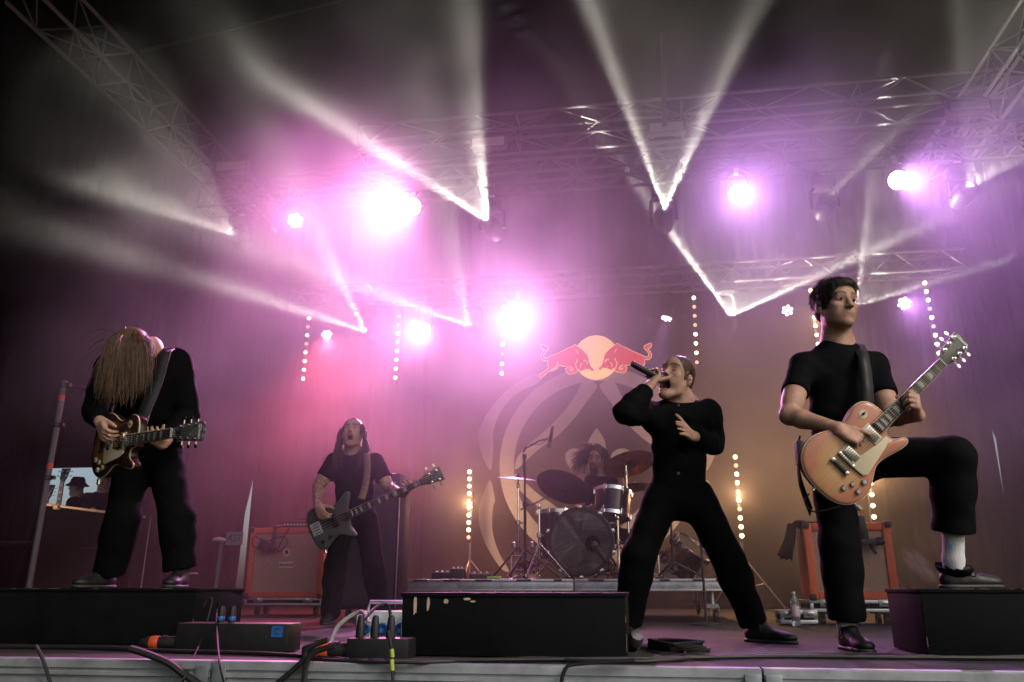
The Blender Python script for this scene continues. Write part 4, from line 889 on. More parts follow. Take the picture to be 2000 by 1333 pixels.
# work table of cases in the doorway
q = PX(150, 997, -6.6); case_base('tall black road case closing the lower half of the left doorway', (-6.62, q.y, 0), PI/2-.1, 1.9, .6, .12, q.z, name='road_case')
q2 = P(440, 1140, 7.4); t = empty('sign_stand', (q2.x, q2.y, 0), label='small grey numbered sign on the dark left wing', cat='sign')
pz = P(458, 1052, 7.4)-Vector(t.location)
b = MB(); b.box(pz, (.17, .008, .115), Matrix.Rotation(-.1, 3, 'Z')); pl = b.build('plate', mat('sign_grey', (.16, .17, .18), .6), t, smooth=False)
text_mesh('A57', .085, 'dark_print', pl, Matrix.Translation(pz + Vector((0, -.006, 0))) @ Matrix.Rotation(-.1, 4, 'Z') @ FACE)
b = MB(); b.tube([(pz.x-.03, pz.y+.01, 0.0), (pz.x-.03, pz.y+.01, pz.z+.05)], .012, 8); b.build('post', 'black_metal', t)
q2 = P(420, 1145, 7.2); t = empty('wing_lamp_stand', (q2.x, q2.y, 0), label='thin pale post with a rounded head left of the orange cabinet', cat='stand'); hz = P(420, 1056, 7.2).z
b = MB(); b.tube([(0, 0, 0), (.015, 0, hz)], .018, 8); b.build('post', 'truss_alu', t)
b = MB(); b.lathe([(.0001, .03), (.05, .02), (.06, 0), (.045, -.02), (.02, -.03)], 16, Matrix.Translation((-.01, 0, hz))); b.build('head', mat('pale_cap', (.25, .23, .22), .6), t)
# ------------------------------------------------------------------ soft-body modelling: distance fields turned into meshes
def V3(p): return np.array((p[0], p[1], p[2]), dtype=np.float32)
def cap(a, b_, ra, rb=None, k=.02, op='u'):
    rb = ra if rb is None else rb; A, B = V3(a), V3(b_); R = max(ra, rb)
    lo = np.minimum(A, B)-R; hi = np.maximum(A, B)+R; d = B-A; L2 = float(d @ d) + 1e-12
    def f(X, Y, Z):
        px, py, pz = X-A[0], Y-A[1], Z-A[2]
        t = np.clip((px*d[0]+py*d[1]+pz*d[2])/L2, 0, 1)
        return np.sqrt((px-t*d[0])**2+(py-t*d[1])**2+(pz-t*d[2])**2) - (ra+(rb-ra)*t)
    return (op, k, lo, hi, f)
def ell(c, r, R=None, k=.02, op='u'):
    c_ = V3(c); Rm = np.eye(3, dtype=np.float32) if R is None else np.array(R, dtype=np.float32); m = max(r)
    ext = np.sqrt(((Rm*np.array(r, dtype=np.float32))**2).sum(1)); lo, hi = c_-ext, c_+ext
    def f(X, Y, Z):
        px, py, pz = X-c_[0], Y-c_[1], Z-c_[2]
        q = [(px*Rm[0, i]+py*Rm[1, i]+pz*Rm[2, i]) for i in range(3)]
        k0 = np.sqrt(sum((q[i]/r[i])**2 for i in range(3))); k1 = np.sqrt(sum((q[i]/r[i]**2)**2 for i in range(3)))
        return k0*(k0-1)/np.maximum(k1, 1e-6)
    return (op, k, lo, hi, f)
def cut(c, n, rad, k=.004):               # removes what lies on the +n side of a plane, within rad of c
    c_, n_ = V3(c), V3(Vector(n).normalized())
    def f(X, Y, Z):
        px, py, pz = X-c_[0], Y-c_[1], Z-c_[2]
        pl = -(px*n_[0]+py*n_[1]+pz*n_[2]); sp = np.sqrt(px*px+py*py+pz*pz)-rad
        return np.maximum(pl, sp)
    return ('s', k, c_-rad, c_+rad, f)
def field(prims, h, disp=None):
    us = [p for p in prims if p[0] == 'u']
    lo = np.min([p[2] for p in us], 0)-4*h-.01; hi = np.max([p[3] for p in us], 0)+4*h+.01
    n = np.ceil((hi-lo)/h).astype(int)+1
    ax = [(lo[i]+h*np.arange(n[i])).astype(np.float32) for i in range(3)]
    Fd = np.full(n, .2, dtype=np.float32)
    for (op, k, l, u, f) in prims:
        m = k + 3*h
        i0 = np.clip(np.floor((l-m-lo)/h).astype(int), 0, n); i1 = np.clip(np.ceil((u+m-lo)/h).astype(int)+1, 0, n)
        if np.any(i1 <= i0): continue
        s = tuple(slice(i0[i], i1[i]) for i in range(3))
        X = ax[0][s[0]][:, None, None]; Y = ax[1][s[1]][None, :, None]; Z = ax[2][s[2]][None, None, :]
        d = f(X, Y, Z); a = Fd[s]
        if op == 'u':
            hh = np.clip(.5+.5*(d-a)/k, 0, 1); Fd[s] = d*(1-hh)+a*hh - k*hh*(1-hh)
        else:
            d = -d; hh = np.clip(.5-.5*(d-a)/k, 0, 1); Fd[s] = d*(1-hh)+a*hh + k*hh*(1-hh)
    if disp is not None: Fd = Fd + disp(ax[0][:, None, None], ax[1][None, :, None], ax[2][None, None, :]).astype(np.float32)
    return Fd, lo, h
def nets(Fd, lo, h):
    S = Fd < 0; nx, ny, nz = Fd.shape
    cnt = np.zeros((nx-1, ny-1, nz-1), dtype=np.uint8)
    off = [(i, j, k) for i in (0, 1) for j in (0, 1) for k in (0, 1)]
    for (i, j, k) in off: cnt += S[i:nx-1+i, j:ny-1+j, k:nz-1+k]
    act = np.argwhere((cnt > 0) & (cnt < 8)); idx = np.full(cnt.shape, -1, dtype=np.int64); idx[tuple(act.T)] = np.arange(len(act))
    vals = {o: Fd[act[:, 0]+o[0], act[:, 1]+o[1], act[:, 2]+o[2]] for o in off}
    pos = np.zeros((len(act), 3)); num = np.zeros(len(act))
    for a in off:
        for x in range(3):
            if a[x]: continue
            b_ = list(a); b_[x] = 1; b_ = tuple(b_); va, vb = vals[a], vals[b_]; m = (va < 0) != (vb < 0)
            t = np.where(m, va/np.where(m, va-vb, 1), 0)
            for y in range(3): pos[:, y] += np.where(m, (a[y] + (t if y == x else 0)), 0)
            num += m
    pos = lo + h*(act + pos/np.maximum(num, 1)[:, None]); faces = []
    for x in range(3):
        y, z = (x+1) % 3, (x+2) % 3
        s0 = [slice(None)]*3; s1 = [slice(None)]*3; s0[x] = slice(0, -1); s1[x] = slice(1, None)
        e = np.argwhere(S[tuple(s0)] != S[tuple(s1)])
        if not len(e): continue
        ok = (e[:, y] > 0) & (e[:, z] > 0) & (e[:, y] < Fd.shape[y]-1) & (e[:, z] < Fd.shape[z]-1); e = e[ok]
        ins = S[tuple(e.T)]
        def cell(dy, dz):
            q = e.copy(); q[:, y] -= dy; q[:, z] -= dz; return idx[tuple(q.T)]
        q = np.stack([cell(1, 1), cell(0, 1), cell(0, 0), cell(1, 0)], 1)
        q[~ins] = q[~ins][:, ::-1]; faces.append(q)
    return pos, np.concatenate(faces)
def sdf_obj(name, prims, h, m, parent, disp=None, color=None, smooth_it=1):
    Fd, lo, h = field(prims, h, disp); pos, fc = nets(Fd, lo, h)
    base = np.array(parent.location) if parent is not None else np.zeros(3)
    # a relaxing pass removes the voxel steps
    for _ in range(smooth_it):
        acc = np.zeros_like(pos); nn = np.zeros(len(pos))
        for i in range(4):
            j = fc[:, (i+1) % 4]; np.add.at(acc, fc[:, i], pos[j]); np.add.at(nn, fc[:, i], 1); np.add.at(acc, j, pos[fc[:, i]]); np.add.at(nn, j, 1)
        pos = pos*.5 + .5*acc/np.maximum(nn, 1)[:, None]
    me = bpy.data.meshes.new(name); n = len(fc)
    me.vertices.add(len(pos)); me.vertices.foreach_set('co', (pos-base).astype(np.float32).ravel())
    me.loops.add(n*4); me.loops.foreach_set('vertex_index', fc.astype(np.int32).ravel())
    me.polygons.add(n); me.polygons.foreach_set('loop_start', np.arange(0, n*4, 4, dtype=np.int32)); me.polygons.foreach_set('use_smooth', np.ones(n, dtype=bool))
    me.update(); me.validate()
    if color is not None:
        col = me.color_attributes.new('Col', 'FLOAT_COLOR', 'POINT'); cc = np.ones((len(pos), 4), dtype=np.float32); cc[:, :3] = color(pos); col.data.foreach_set('color', cc.ravel())
    return link(name, me, m, parent)
def folds(amp, s=1., seed=0.):
    def f(X, Y, Z):
        a = np.sin(38*s*Z + 9*X + seed + 2.2*np.sin(11*X+7*Y+seed)); b_ = np.sin(27*s*X+19*s*Y+31*Z+1.7*seed); c_ = np.sin(61*Z*s-33*X+12*Y+seed*.3)
        rg_ = 1-2*np.sqrt(np.abs(np.sin(17*s*Z+6*X-5*Y+1.3*np.sin(9*Z+5*X+seed)+seed)))
        return amp*(a*.5+b_*a*.6+.3*c_) - amp*.9*rg_
    return f
def skin_mat(name, col):
    m = mat(name, col, .46, var=.20, vscale=28, bump=.30, bscale=300, spec=.4); t = m.node_tree; bs_ = t.nodes['Principled BSDF']
    src = bs_.inputs['Base Color'].links[0].from_socket; at = t.nodes.new('ShaderNodeAttribute'); at.attribute_name = 'Col'
    mx = t.nodes.new('ShaderNodeVectorMath'); mx.operation = 'MULTIPLY'; t.links.new(src, mx.inputs[0]); t.links.new(at.outputs['Color'], mx.inputs[1]); t.links.new(mx.outputs[0], bs_.inputs['Base Color'])
    bs_.inputs['Subsurface Weight'].default_value = .0
    return m
skin_mat('skin_fair', (.50, .30, .22)); skin_mat('skin_warm', (.47, .27, .19))
mat('black_cotton', (.0045, .0046, .0055), .95, var=.2, vscale=30, spec=.08); mat('black_denim', (.0038, .0040, .0048), .95, var=.25, vscale=40, spec=.08, bump=.2, bscale=250)
mat('black_shoe', (.010, .010, .011), .55, var=.25, vscale=30); mat('shoe_sole', (.035, .033, .032), .6, var=.2, vscale=30)
mat('white_sock', (.62, .63, .66), .85, var=.06, vscale=40, bump=.4, bscale=180); mat('teeth', (.62, .58, .50), .35); mat('mouth_dark', (.06, .015, .014), .5)
mat('hair_dark', (.018, .011, .008), .5, var=.3, vscale=30); mat('hair_brown', (.06, .034, .019), .48, var=.4, vscale=25); mat('hair_sandy', (.115, .066, .038), .45, var=.55, vscale=30); mat('eye_white', (.22, .18, .16), .7, spec=.1); mat('iris', (.012, .009, .007), .7, spec=.1)

def head_frame(c, fwd, up=(0, 0, 1)):
    y = Vector(fwd).normalized(); z = Vector(up); z = (z - y*z.dot(y)).normalized(); x = y.cross(z); return basis(Vector(c), x, y, z)
def head_prims(Hm, neck, mouth=0., s=1., wide=1., neck_r=.056, closed=False):
    R = np.array(Hm.to_3x3()); L = lambda x, y, z: Hm @ Vector((x*s*wide, y*s, z*s)); mo = mouth
    E = lambda c, r, k=.02, op='u': ell(L(*c), [q*s for q in r], R, k, op)
    K = lambda a, b_, ra, rb=None, k=.015, op='u': cap(L(*a), L(*b_), ra*s, (rb or ra)*s, k, op)
    p = [E((0, -.014, .038), (.075, .096, .083)), E((0, .022, -.030), (.059, .066, .080), .03), E((0, .05, .04), (.058, .045, .05), .03)]
    jz = -.105 - mo*.9
    for q in (-1, 1):
        p += [K((q*.054, -.008, -.045), (q*.046, .012, -.078-mo*.5), .019, .017, .02), K((q*.046, .012, -.078-mo*.5), (q*.012, .070-mo*.15, jz), .018, .016, .02), E((q*.042, .058, -.026), (.024, .024, .020), .02)]
    p += [E((0, .074-mo*.2, jz+.002), (.020, .016, .016), .016), cap(L(0, -.03, -.055), neck, neck_r*s, neck_r*1.08, .03), K((0, .045, jz+.012), (0, .0, -.09-mo*.4), .026, .03, .03)]
    p += [K((-.040, .079, .020), (.040, .079, .020), .012, None, .018), K((0, .086, .012), (0, .104, -.028), .0085, .0115, .012), E((0, .106, -.035), (.0125, .011, .0095), .008)]
    for q in (-1, 1):
        p += [E((q*.0125, .097, -.038), (.008, .009, .007), .006), E((q*.032, .100, .000), (.019, .016, .0115), .010, 's'), E((q*.032, .0765, -.002), (.0150, .0130, .0105), .004)]
        p += [E((q*.079, -.014, -.012), (.011, .021, .033), .008), E((q*.088, -.008, -.006), (.006, .010, .018), .006, 's'), E((q*.034, .040, -.062), (.027, .032, .034), .025), K((q*.047, .077, .004), (q*.018, .086, .005), .0042, None, .004)]
    p += [E((0, .060, -.068), (.036, .026, .030), .02)]
    if mo < .005:
        p += [K((-.021, .0805, -.066), (.021, .0805, -.066), .0042, None, .008), K((0, .086, -.063), (0, .086, -.063), .006, None, .01), K((-.015, .0815, -.077), (.015, .0815, -.077), .0062, None, .008), K((-.023, .0925, -.0705), (.023, .0925, -.0705), .0022, None, .003, 's')]
    else:
        p += [K((-.020, .084, -.060), (.020, .084, -.060), .0065, None, .010), K((-.018, .083-mo*.2, -.086-mo*.75), (.018, .083-mo*.2, -.086-mo*.75), .0075, None, .010)]
        p += [E((0, .086-mo*.08, -.073-mo*.42), (.0225+mo*.06, .034, .008+mo*.46), .008, 's')]
    return p
def head_color(Hm, s=1., mouth=0., stubble=.5, brow=.9, closed=False, arms=None):
    Mi = np.array(Hm.inverted())
    def f(pos):
        q = (pos @ Mi[:3, :3].T + Mi[:3, 3])/s; x, y, z = q[:, 0], q[:, 1], q[:, 2]; ax = np.abs(x); n = len(pos); c = np.ones((n, 3))
        inh = (ax < .10) & (y > -.12) & (z > -.2) & (z < .14) & (y < .15)
        g = lambda v, s_: np.exp(-(v/s_)**2)
        noise = .5+.5*np.sin(900*x+700*z)*np.sin(800*y+650*z)
        def mulc(m, k): c[:] = c*(1-m[:, None]) + c*np.array(k)*m[:, None]
        st = np.clip((-.045 - z)/.02, 0, 1)*np.clip((y+.03)/.03, 0, 1)*inh*np.clip((.165+z)/.03, 0, 1)
        mulc(st*stubble*(.65+.35*noise), (.50, .47, .47))
        zu, zl = -.0625, (-.080 if mouth < .005 else -.086-mouth*.75)
        lip = (np.maximum(g(z-zu, .007), g(z-zl, .008)))*(ax < .026)*(y > .068)*inh; mulc(np.clip(lip*1.1, 0, 1)*.8, (.78, .48, .47))
        if mouth < .005: mulc(g(z+.0705, .0025)*(ax < .024)*(y > .07)*inh*.8, (.3, .18, .18))
        else:
            e = ((x/(.0215+mouth*.06))**2 + ((z+.073+mouth*.42)/(.008+mouth*.46))**2); mulc(np.clip((1.05-e)*4, 0, 1)*(y < .079-mouth*.1)*(y > .03)*inh, (.10, .045, .05))
        bz = .0245 + .004*(1-((ax-.034)/.02)**2); mulc(np.clip(g(z-bz, .0065)*1.3, 0, 1)*(ax > .011)*(ax < .056)*(y > .045)*inh*brow, (.10, .08, .07))
        if closed: mulc(g(z+.006, .0035)*g(ax-.032, .014)*(y > .055)*inh*.75, (.35, .25, .25)); mulc(g(z-.002, .011)*g(ax-.032, .017)*(y > .05)*inh*.4, (.7, .55, .52))
        else:
            mulc(g(z-.006, .003)*g(ax-.032, .015)*(y > .05)*inh*.8, (.25, .2, .2)); mulc(g(z+.001, .0045)*g(ax-.032, .011)*(y > .06)*inh*.6, (.55, .5, .55)); mulc(g(z+.0005, .0050)*g(ax-.033, .0055)*(y > .06)*inh*.9, (.12, .1, .09))
        mulc(g(z+.041, .006)*g(ax-.009, .006)*(y > .085)*inh*.8, (.4, .25, .25)); mulc(g(z+.02, .02)*g(ax-.045, .02)*(y > .04)*inh*.30, (1.05, .80, .78)); mulc(g(y+.005, .008)*g(z+.006, .013)*(ax > .074)*inh*.6, (.5, .35, .33))
        if arms is not None: arms(pos, mulc)
        return c
    return f
def hand_prims(W, f, n, thumb, curls, thumb_dir=None, s=1., spread=.0, thumb_bend=(.2, .3)):
    # W wrist; f towards the knuckles; n where the palm faces; thumb side vector
    f = Vector(f).normalized(); n = Vector(n); n = (n - f*n.dot(f)).normalized(); t = f.cross(n); t = t if t.dot(Vector(thumb)) > 0 else -t
    W = Vector(W); p = []; kn = []; offs = (.030, .010, -.011, -.030); ln = (.074, .082, .076, .060); pal = (.088, .092, .088, .080)
    for i in range(4):
        q = W + (f*pal[i] + t*offs[i] - n*.004)*s; kn.append(q); p.append(cap(W + t*offs[i]*.55*s, q, .0145*s, .0115*s, .012))
    p.append(ell(W + (f*.055 + n*.006)*s, [.038*s, .045*s, .014*s], np.array(basis(Vector(), t, f, n).to_3x3()), .014))
    for i in range(4):
        a = 0.; cur = kn[i]; sg = (.46, .30, .24); rr = (.0098, .0088, .0080, .0068); cu = curls[i]
        dsp = t*(spread*(1.5-i)/1.5)
        for j in range(3):
            a += cu[j] if j < len(cu) else cu[-1]; d = (f*math.cos(a) + n*math.sin(a) + dsp*math.cos(a)).normalized(); nx_ = cur + d*ln[i]*sg[j]*s
            p.append(cap(cur, nx_, rr[j]*s, rr[j+1]*s, .0035 if j else .006)); cur = nx_
    tb = W + (f*.022 + t*.026 + n*.010)*s; td = Vector(thumb_dir).normalized() if thumb_dir is not None else (f*.75 + t*.6 + n*.35).normalized()
    cur = tb; bend = (f*.9 - t*.3 + n*.4).normalized(); d = td; p.append(cap(W + t*.012*s, tb, .018*s, .016*s, .012))
    for j, (l, ra, rb) in enumerate(((.042, .0155, .0120), (.034, .0118, .0105), (.028, .0105, .0078))):
        nx_ = cur + d*l*s; p.append(cap(cur, nx_, ra*s, rb*s, .006 if j == 0 else .003)); cur = nx_; d = (d + bend*(thumb_bend[min(j, 1)])).normalized()
    return p
def arm_prims(S, Eb, W, r=(.052, .043, .040, .028), s=1.):
    S, Eb, W = Vector(S), Vector(Eb), Vector(W); m = Eb.lerp(W, .28)
    return [cap(S, Eb, r[0]*s, r[1]*s, .02), cap(Eb, m, r[1]*.98*s, r[2]*1.04*s, .02), cap(m, W, r[2]*1.04*s, r[3]*s, .02), cap(S.lerp(Eb, .35), S.lerp(Eb, .75), r[0]*.95*s, r[1]*1.05*s, .03)]
def strands(name, lines, m, parent, r0=.0022, r1=.0006, n=4):
    b = MB(); base = Vector(parent.location)
    for ln in lines:
        k = len(ln); b.tube([Vector(q)-base for q in ln], [r0 + (r1-r0)*(i/(k-1))**1.5 for i in range(k)], n, cap=False)
    return b.build(name, m, parent, angle=180)
def shoe(name, heel, toe, up, parent, s=1., lift=0., lace=True, m='black_shoe'):
    heel, toe, up = Vector(heel), Vector(toe), Vector(up).normalized(); f = (toe-heel).normalized(); up = (up - f*up.dot(f)).normalized(); sd_ = f.cross(up); L = (toe-heel).length
    R = np.array(basis(Vector(), f, sd_, up).to_3x3()); Q = lambda a, b_, c_: heel + f*a*L + sd_*b_ + up*c_
    pr = [ell(Q(.16, 0, .038), (.055, .036, .042), R, .02), ell(Q(.48, 0, .034), (.09, .038, .034), R, .03), ell(Q(.80, .0, .028), (.062, .043, .028), R, .025), cap(Q(.30, 0, .04), Q(.22, 0, .095), .038, .042, .02), cap(Q(.45, 0, .055), Q(.30, 0, .085), .030, .034, .025), cut(Q(.5, 0, .012), -up, .4, .004), cut(Q(.2, 0, .108), up + f*-.1, .09, .004)]
    o = sdf_obj(name, pr, .006, m, parent)
    ps = [ell(Q(.14, 0, .008), (.056, .038, .02), R, .03), ell(Q(.48, 0, .008), (.10, .039, .02), R, .04), ell(Q(.80, 0, .008), (.066, .046, .02), R, .03), cut(Q(.5, 0, .0), -up, .4, .002), cut(Q(.5, 0, .017), up, .4, .002)]
    so2 = sdf_obj('sole', ps, .006, 'shoe_sole', None); base = Vector(parent.location)
    so2.data.transform(Matrix.Translation(-base)); so2.parent = o
    if lace:
        b = MB()
        for i in range(4):
            a = .36+.09*i; z = .088-.014*i; b.tube([Q(a, -.030, z-.012)-base, Q(a+.02, 0, z+.004)-base, Q(a+.01, .030, z-.012)-base], .003, 5)
        b.tube([q-base for q in spline([Q(.36, .0, .092), Q(.40, .045, .095), Q(.44, .06, .06), Q(.40, .05, .05), Q(.36, .0, .092)], 4)], .003, 5)
        l = b.build('laces', 'rubber', o)
    return o
# ------------------------------------------------------------------ guitars (local frame: x towards the headstock, y towards the bass strings, z out of the top)
mat('maple_burst', (.50, .25, .13), .28, var=.12, vscale=9, spec=.5); mat('tobacco_burst', (.035, .011, .006), .25, spec=.5, var=.25, vscale=6)
mat('cream_plastic', (.62, .54, .38), .4); mat('rosewood', (.022, .014, .011), .5, var=.2, vscale=40); mat('pearl', (.62, .62, .58), .3); mat('nickel', (.68, .66, .62), .22, 1.); mat('gunmetal', (.10, .10, .108), .4, .3, var=.15, vscale=8); mat('mahogany', (.10, .035, .020), .35, var=.2, vscale=10); mat('strings', (.6, .58, .54), .3, 1.)
def burst(name, inner, mid, edge):
    m = mat(name, mid, .24, spec=.5); t = m.node_tree; L = t.links.new; b = t.nodes['Principled BSDF']
    tc = t.nodes.new('ShaderNodeTexCoord'); mp = t.nodes.new('ShaderNodeMapping'); mp.inputs['Location'].default_value = (.07, 0, 0); mp.inputs['Scale'].default_value = (4.6, 6.2, 0); L(tc.outputs['Object'], mp.inputs[0])
    ln = t.nodes.new('ShaderNodeVectorMath'); ln.operation = 'LENGTH'; L(mp.outputs[0], ln.inputs[0])
    nz = t.nodes.new('ShaderNodeTexNoise'); nz.inputs['Scale'].default_value = 9; nz.inputs['Detail'].default_value = 4; L(tc.outputs['Object'], nz.inputs['Vector'])
    mp2 = t.nodes.new('ShaderNodeMapping'); mp2.inputs['Scale'].default_value = (6, 60, 1); L(tc.outputs['Object'], mp2.inputs[0]); nz2 = t.nodes.new('ShaderNodeTexNoise'); nz2.inputs['Scale'].default_value = 2; L(mp2.outputs[0], nz2.inputs['Vector'])
    ad = t.nodes.new('ShaderNodeMath'); ad.operation = 'MULTIPLY_ADD'; ad.inputs[1].default_value = .5; L(nz.outputs['Fac'], ad.inputs[0]); L(ln.outputs['Value'], ad.inputs[2])
    cr = t.nodes.new('ShaderNodeValToRGB'); e = cr.color_ramp.elements; e[0].position = .35; e[0].color = (*inner, 1); e[1].position = 1.25; e[1].color = (*edge, 1); x = e.new(.85); x.color = (*mid, 1); L(ad.outputs[0], cr.inputs['Fac'])
    mx = t.nodes.new('ShaderNodeMixRGB'); mx.blend_type = 'MULTIPLY'; mx.inputs['Fac'].default_value = .45; L(cr.outputs['Color'], mx.inputs[1]); L(nz2.outputs['Color'], mx.inputs[2]); g = t.nodes.new('ShaderNodeGamma'); g.inputs['Gamma'].default_value = .8; L(mx.outputs[0], g.inputs[0]); L(g.outputs[0], b.inputs['Base Color']); return m
burst('burst_pale', (.62, .36, .15), (.52, .24, .10), (.50, .17, .10)); burst('burst_dark', (.42, .14, .03), (.14, .04, .012), (.02, .008, .005))
LP = [(-.175,.0),(-.172,.045),(-.160,.090),(-.130,.132),(-.085,.158),(-.035,.163),(.010,.150),(.050,.128),(.085,.112),(.125,.112),(.165,.122),(.205,.130),(.240,.122),(.265,.098),(.276,.060),(.276,.028),(.262,.024),(.262,-.030),(.232,-.036),(.218,-.055),(.222,-.082),(.250,-.104),(.268,-.118),(.262,-.134),(.235,-.136),(.195,-.128),(.150,-.115),(.110,-.108),(.075,-.112),(.035,-.134),(-.005,-.156),(-.055,-.164),(-.105,-.152),(-.145,-.120),(-.168,-.070)]
BASS = [(-.16,.0),(-.158,.06),(-.135,.115),(-.085,.150),(-.025,.148),(.04,.125),(.10,.108),(.17,.112),(.24,.135),(.30,.160),(.335,.158),(.335,.135),(.305,.095),(.275,.055),(.262,.028),(.262,-.028),(.250,-.050),(.235,-.085),(.245,-.125),(.255,-.155),(.235,-.165),(.18,-.135),(.12,-.110),(.06,-.112),(-.005,-.140),(-.065,-.165),(-.115,-.155),(-.148,-.10)]
BASS = [((x+.16)/.495*.365-.068, y*.96) for x, y in BASS]
def guitar(label, M, top, side, kind='lp', binding='cream_plastic', hs='black_plastic', hs_text=None, knobs='nickel', guard='cream_plastic'):
    bass = kind == 'bass'; scale = .80 if bass else .628
    t = frame_empty('bass_guitar' if bass else 'electric_guitar', M, label, 'bass guitar' if bass else 'guitar')
    poly = smooth_poly(BASS if bass else LP); T = .045
    b = MB(); b.prism(poly, -T, -.002); b.build('body', side, t, bevel=.004)
    cx = sum(x for x, y in poly)/len(poly)
    b = MB(); n = len(poly); vs = []; rings = ((1.0, -.002), (.992, .002), (.94, .005), (.80, .009), (.55, .012))
    for (s_, z) in rings: vs += [(cx*0 + x*s_ + .02*(1-s_), y*s_, z if not bass else min(z, .004)) for x, y in poly]
    fs = [(r*n+i, r*n+(i+1) % n, (r+1)*n+(i+1) % n, (r+1)*n+i) for r in range(len(rings)-1) for i in range(n)] + [tuple(range((len(rings)-1)*n, len(rings)*n))]
    b.add(vs, fs); b.build('carved_top', top, t, angle=80)
    if binding:
        b = MB(); pp = [Vector((x, y, -.004)) for x, y in poly]; b.tube(pp + [pp[0]], .0034, 6); b.build('binding', binding, t)
    zt_ = .018
    nut = scale; fb0 = .262 - (.06 if not bass else .05); wN, wB = (.021, .028) if not bass else (.020, .031)
    b = MB(); b.add([(fb0, -wB, zt_), (fb0, wB, zt_), (nut, wN, zt_), (nut, -wN, zt_), (fb0, -wB, zt_+.006), (fb0, wB, zt_+.006), (nut, wN, zt_+.006), (nut, -wN, zt_+.006)], [(0,3,2,1),(4,5,6,7),(0,1,5,4),(1,2,6,5),(2,3,7,6),(3,0,4,7)]); fbd = b.build('fingerboard', 'rosewood', t, smooth=False)
    b = MB(); b.add([(.2, -.024, -.02), (.2, .024, -.02), (nut+.01, .019, -.006), (nut+.01, -.019, -.006), (.2, -.027, zt_-.0005), (.2, .027, zt_-.0005), (nut, wN-.0005, zt_-.0005), (nut, -wN+.0005, zt_-.0005)], [(0,3,2,1),(4,5,6,7),(0,1,5,4),(1,2,6,5),(2,3,7,6),(3,0,4,7)]); b.build('neck', side if not bass else hs, t, bevel=.004)
    wid = lambda x: wB + (wN-wB)*(x-fb0)/(nut-fb0)
    nf = 20 if bass else 22; fx = [nut - scale*(1-2**(-i/12)) for i in range(0, nf+1)]; zf = zt_+.0065
    for i, x in enumerate(fx[1:]):
        if x < fb0: break
        b = MB(); b.box((x, 0, zf), (.0022, 2*wid(x)-.002, .0014)); b.build('fret', 'nickel', fbd, smooth=False)
    for i in (3, 5, 7, 9, 12, 15, 17, 19, 21) if not bass else (1, 3, 5, 7, 9, 12, 15, 17, 19):
        if i >= len(fx) or fx[i] < fb0: continue
        x0, x1 = fx[i], fx[i-1]; g_ = (x1-x0)*.2; w1, w0 = wid(x1)*.72, wid(x0)*(.72 if not bass else .72)
        b = MB(); b.add([(x0+g_, -w0, zf-.0003), (x0+g_, w0, zf-.0003), (x1-g_, w1*.82, zf-.0003), (x1-g_, -w1*.82, zf-.0003)], [(0, 3, 2, 1)]); b.build('inlay', 'pearl', fbd, smooth=False)
    b = MB()
    for s_ in (-1, 1): b.tube([(fb0, s_*wB, zt_+.004), (nut, s_*wN, zt_+.004)], .0022, 5)
    b.build('board_binding', binding or 'cream_plastic', fbd)
    b = MB(); b.box((nut+.002, 0, zt_+.005), (.005, 2*wN, .010)); b.build('nut', 'pearl', t, smooth=False)
    # headstock leans back
    a = math.radians(-14); Hd = Matrix.Translation((nut+.004, 0, zt_-.001)) @ Matrix.Rotation(-a, 4, 'Y')
    if bass: hp = [(0, .021), (.03, .030), (.055, .043), (.175, .052), (.178, -.050), (.062, -.038), (.03, -.028), (0, -.021)]
    else: hp = [(0, .022), (.02, .026), (.05, .038), (.10, .041), (.155, .044), (.178, .046), (.186, .030), (.180, .014), (.188, .0), (.180, -.014), (.186, -.030), (.178, -.046), (.155, -.044), (.10, -.041), (.05, -.038), (.02, -.026), (0, -.022)]
    b = MB(); b.prism(hp, -.014, .0, Hd); h_ = b.build('headstock', hs, t, bevel=.002)
    pegs = [(.055, .027), (.098, .031), (.141, .034), (.055, -.027), (.098, -.031), (.141, -.034)] if not bass else [(.085, .030), (.142, .034), (.085, -.030), (.142, -.034)]
    for (x, y) in pegs:
        k_ = 1.25 if bass else 1.; sg = 1 if y > 0 else -1
        b = MB(); b.lathe([(.0085*k_, 0), (.0085*k_, .002), (.005*k_, .003), (.004*k_, .014), (.0001, .015)], 12, Hd @ Matrix.Translation((x, y, .0005))); pg = b.build('tuner', 'nickel', h_)
        b = MB(); b.tube([Hd @ Vector((x, y+sg*.008, -.009)), Hd @ Vector((x, sg*(.058 if not bass else .068), -.009))], .003, 6); b.add([Hd @ Vector((x+dx*k_, sg*((.058 if not bass else .066)+dy*k_), -.009+dz)) for dx, dy, dz in ((-.006, 0, -.0025), (.006, 0, -.0025), (.008, .010, -.002), (.004, .017, -.001), (-.004, .017, -.001), (-.008, .010, -.002), (-.006, 0, .0025), (.006, 0, .0025), (.008, .010, .002), (.004, .017, .001), (-.004, .017, .001), (-.008, .010, .002))], [(0, 5, 4, 3, 2, 1), (6, 7, 8, 9, 10, 11)] + [(i, (i+1) % 6, 6+(i+1) % 6, 6+i) for i in range(6)]); b.build('tuner_button', 'nickel', pg)
    if hs_text:
        text_mesh(hs_text, .028, 'pearl', h_, Hd @ Matrix.Translation((.165, 0, .0012)) @ Matrix.Rotation(-PI/2, 4, 'Z') @ Matrix.Scale(.85, 4), shear=.25, bold=.0006)
        b = MB(); b.prism([(.022, .008), (.05, .013), (.05, -.013), (.022, -.008)], .0004, .0012, Hd); b.build('truss_cover', 'black_plastic', h_)
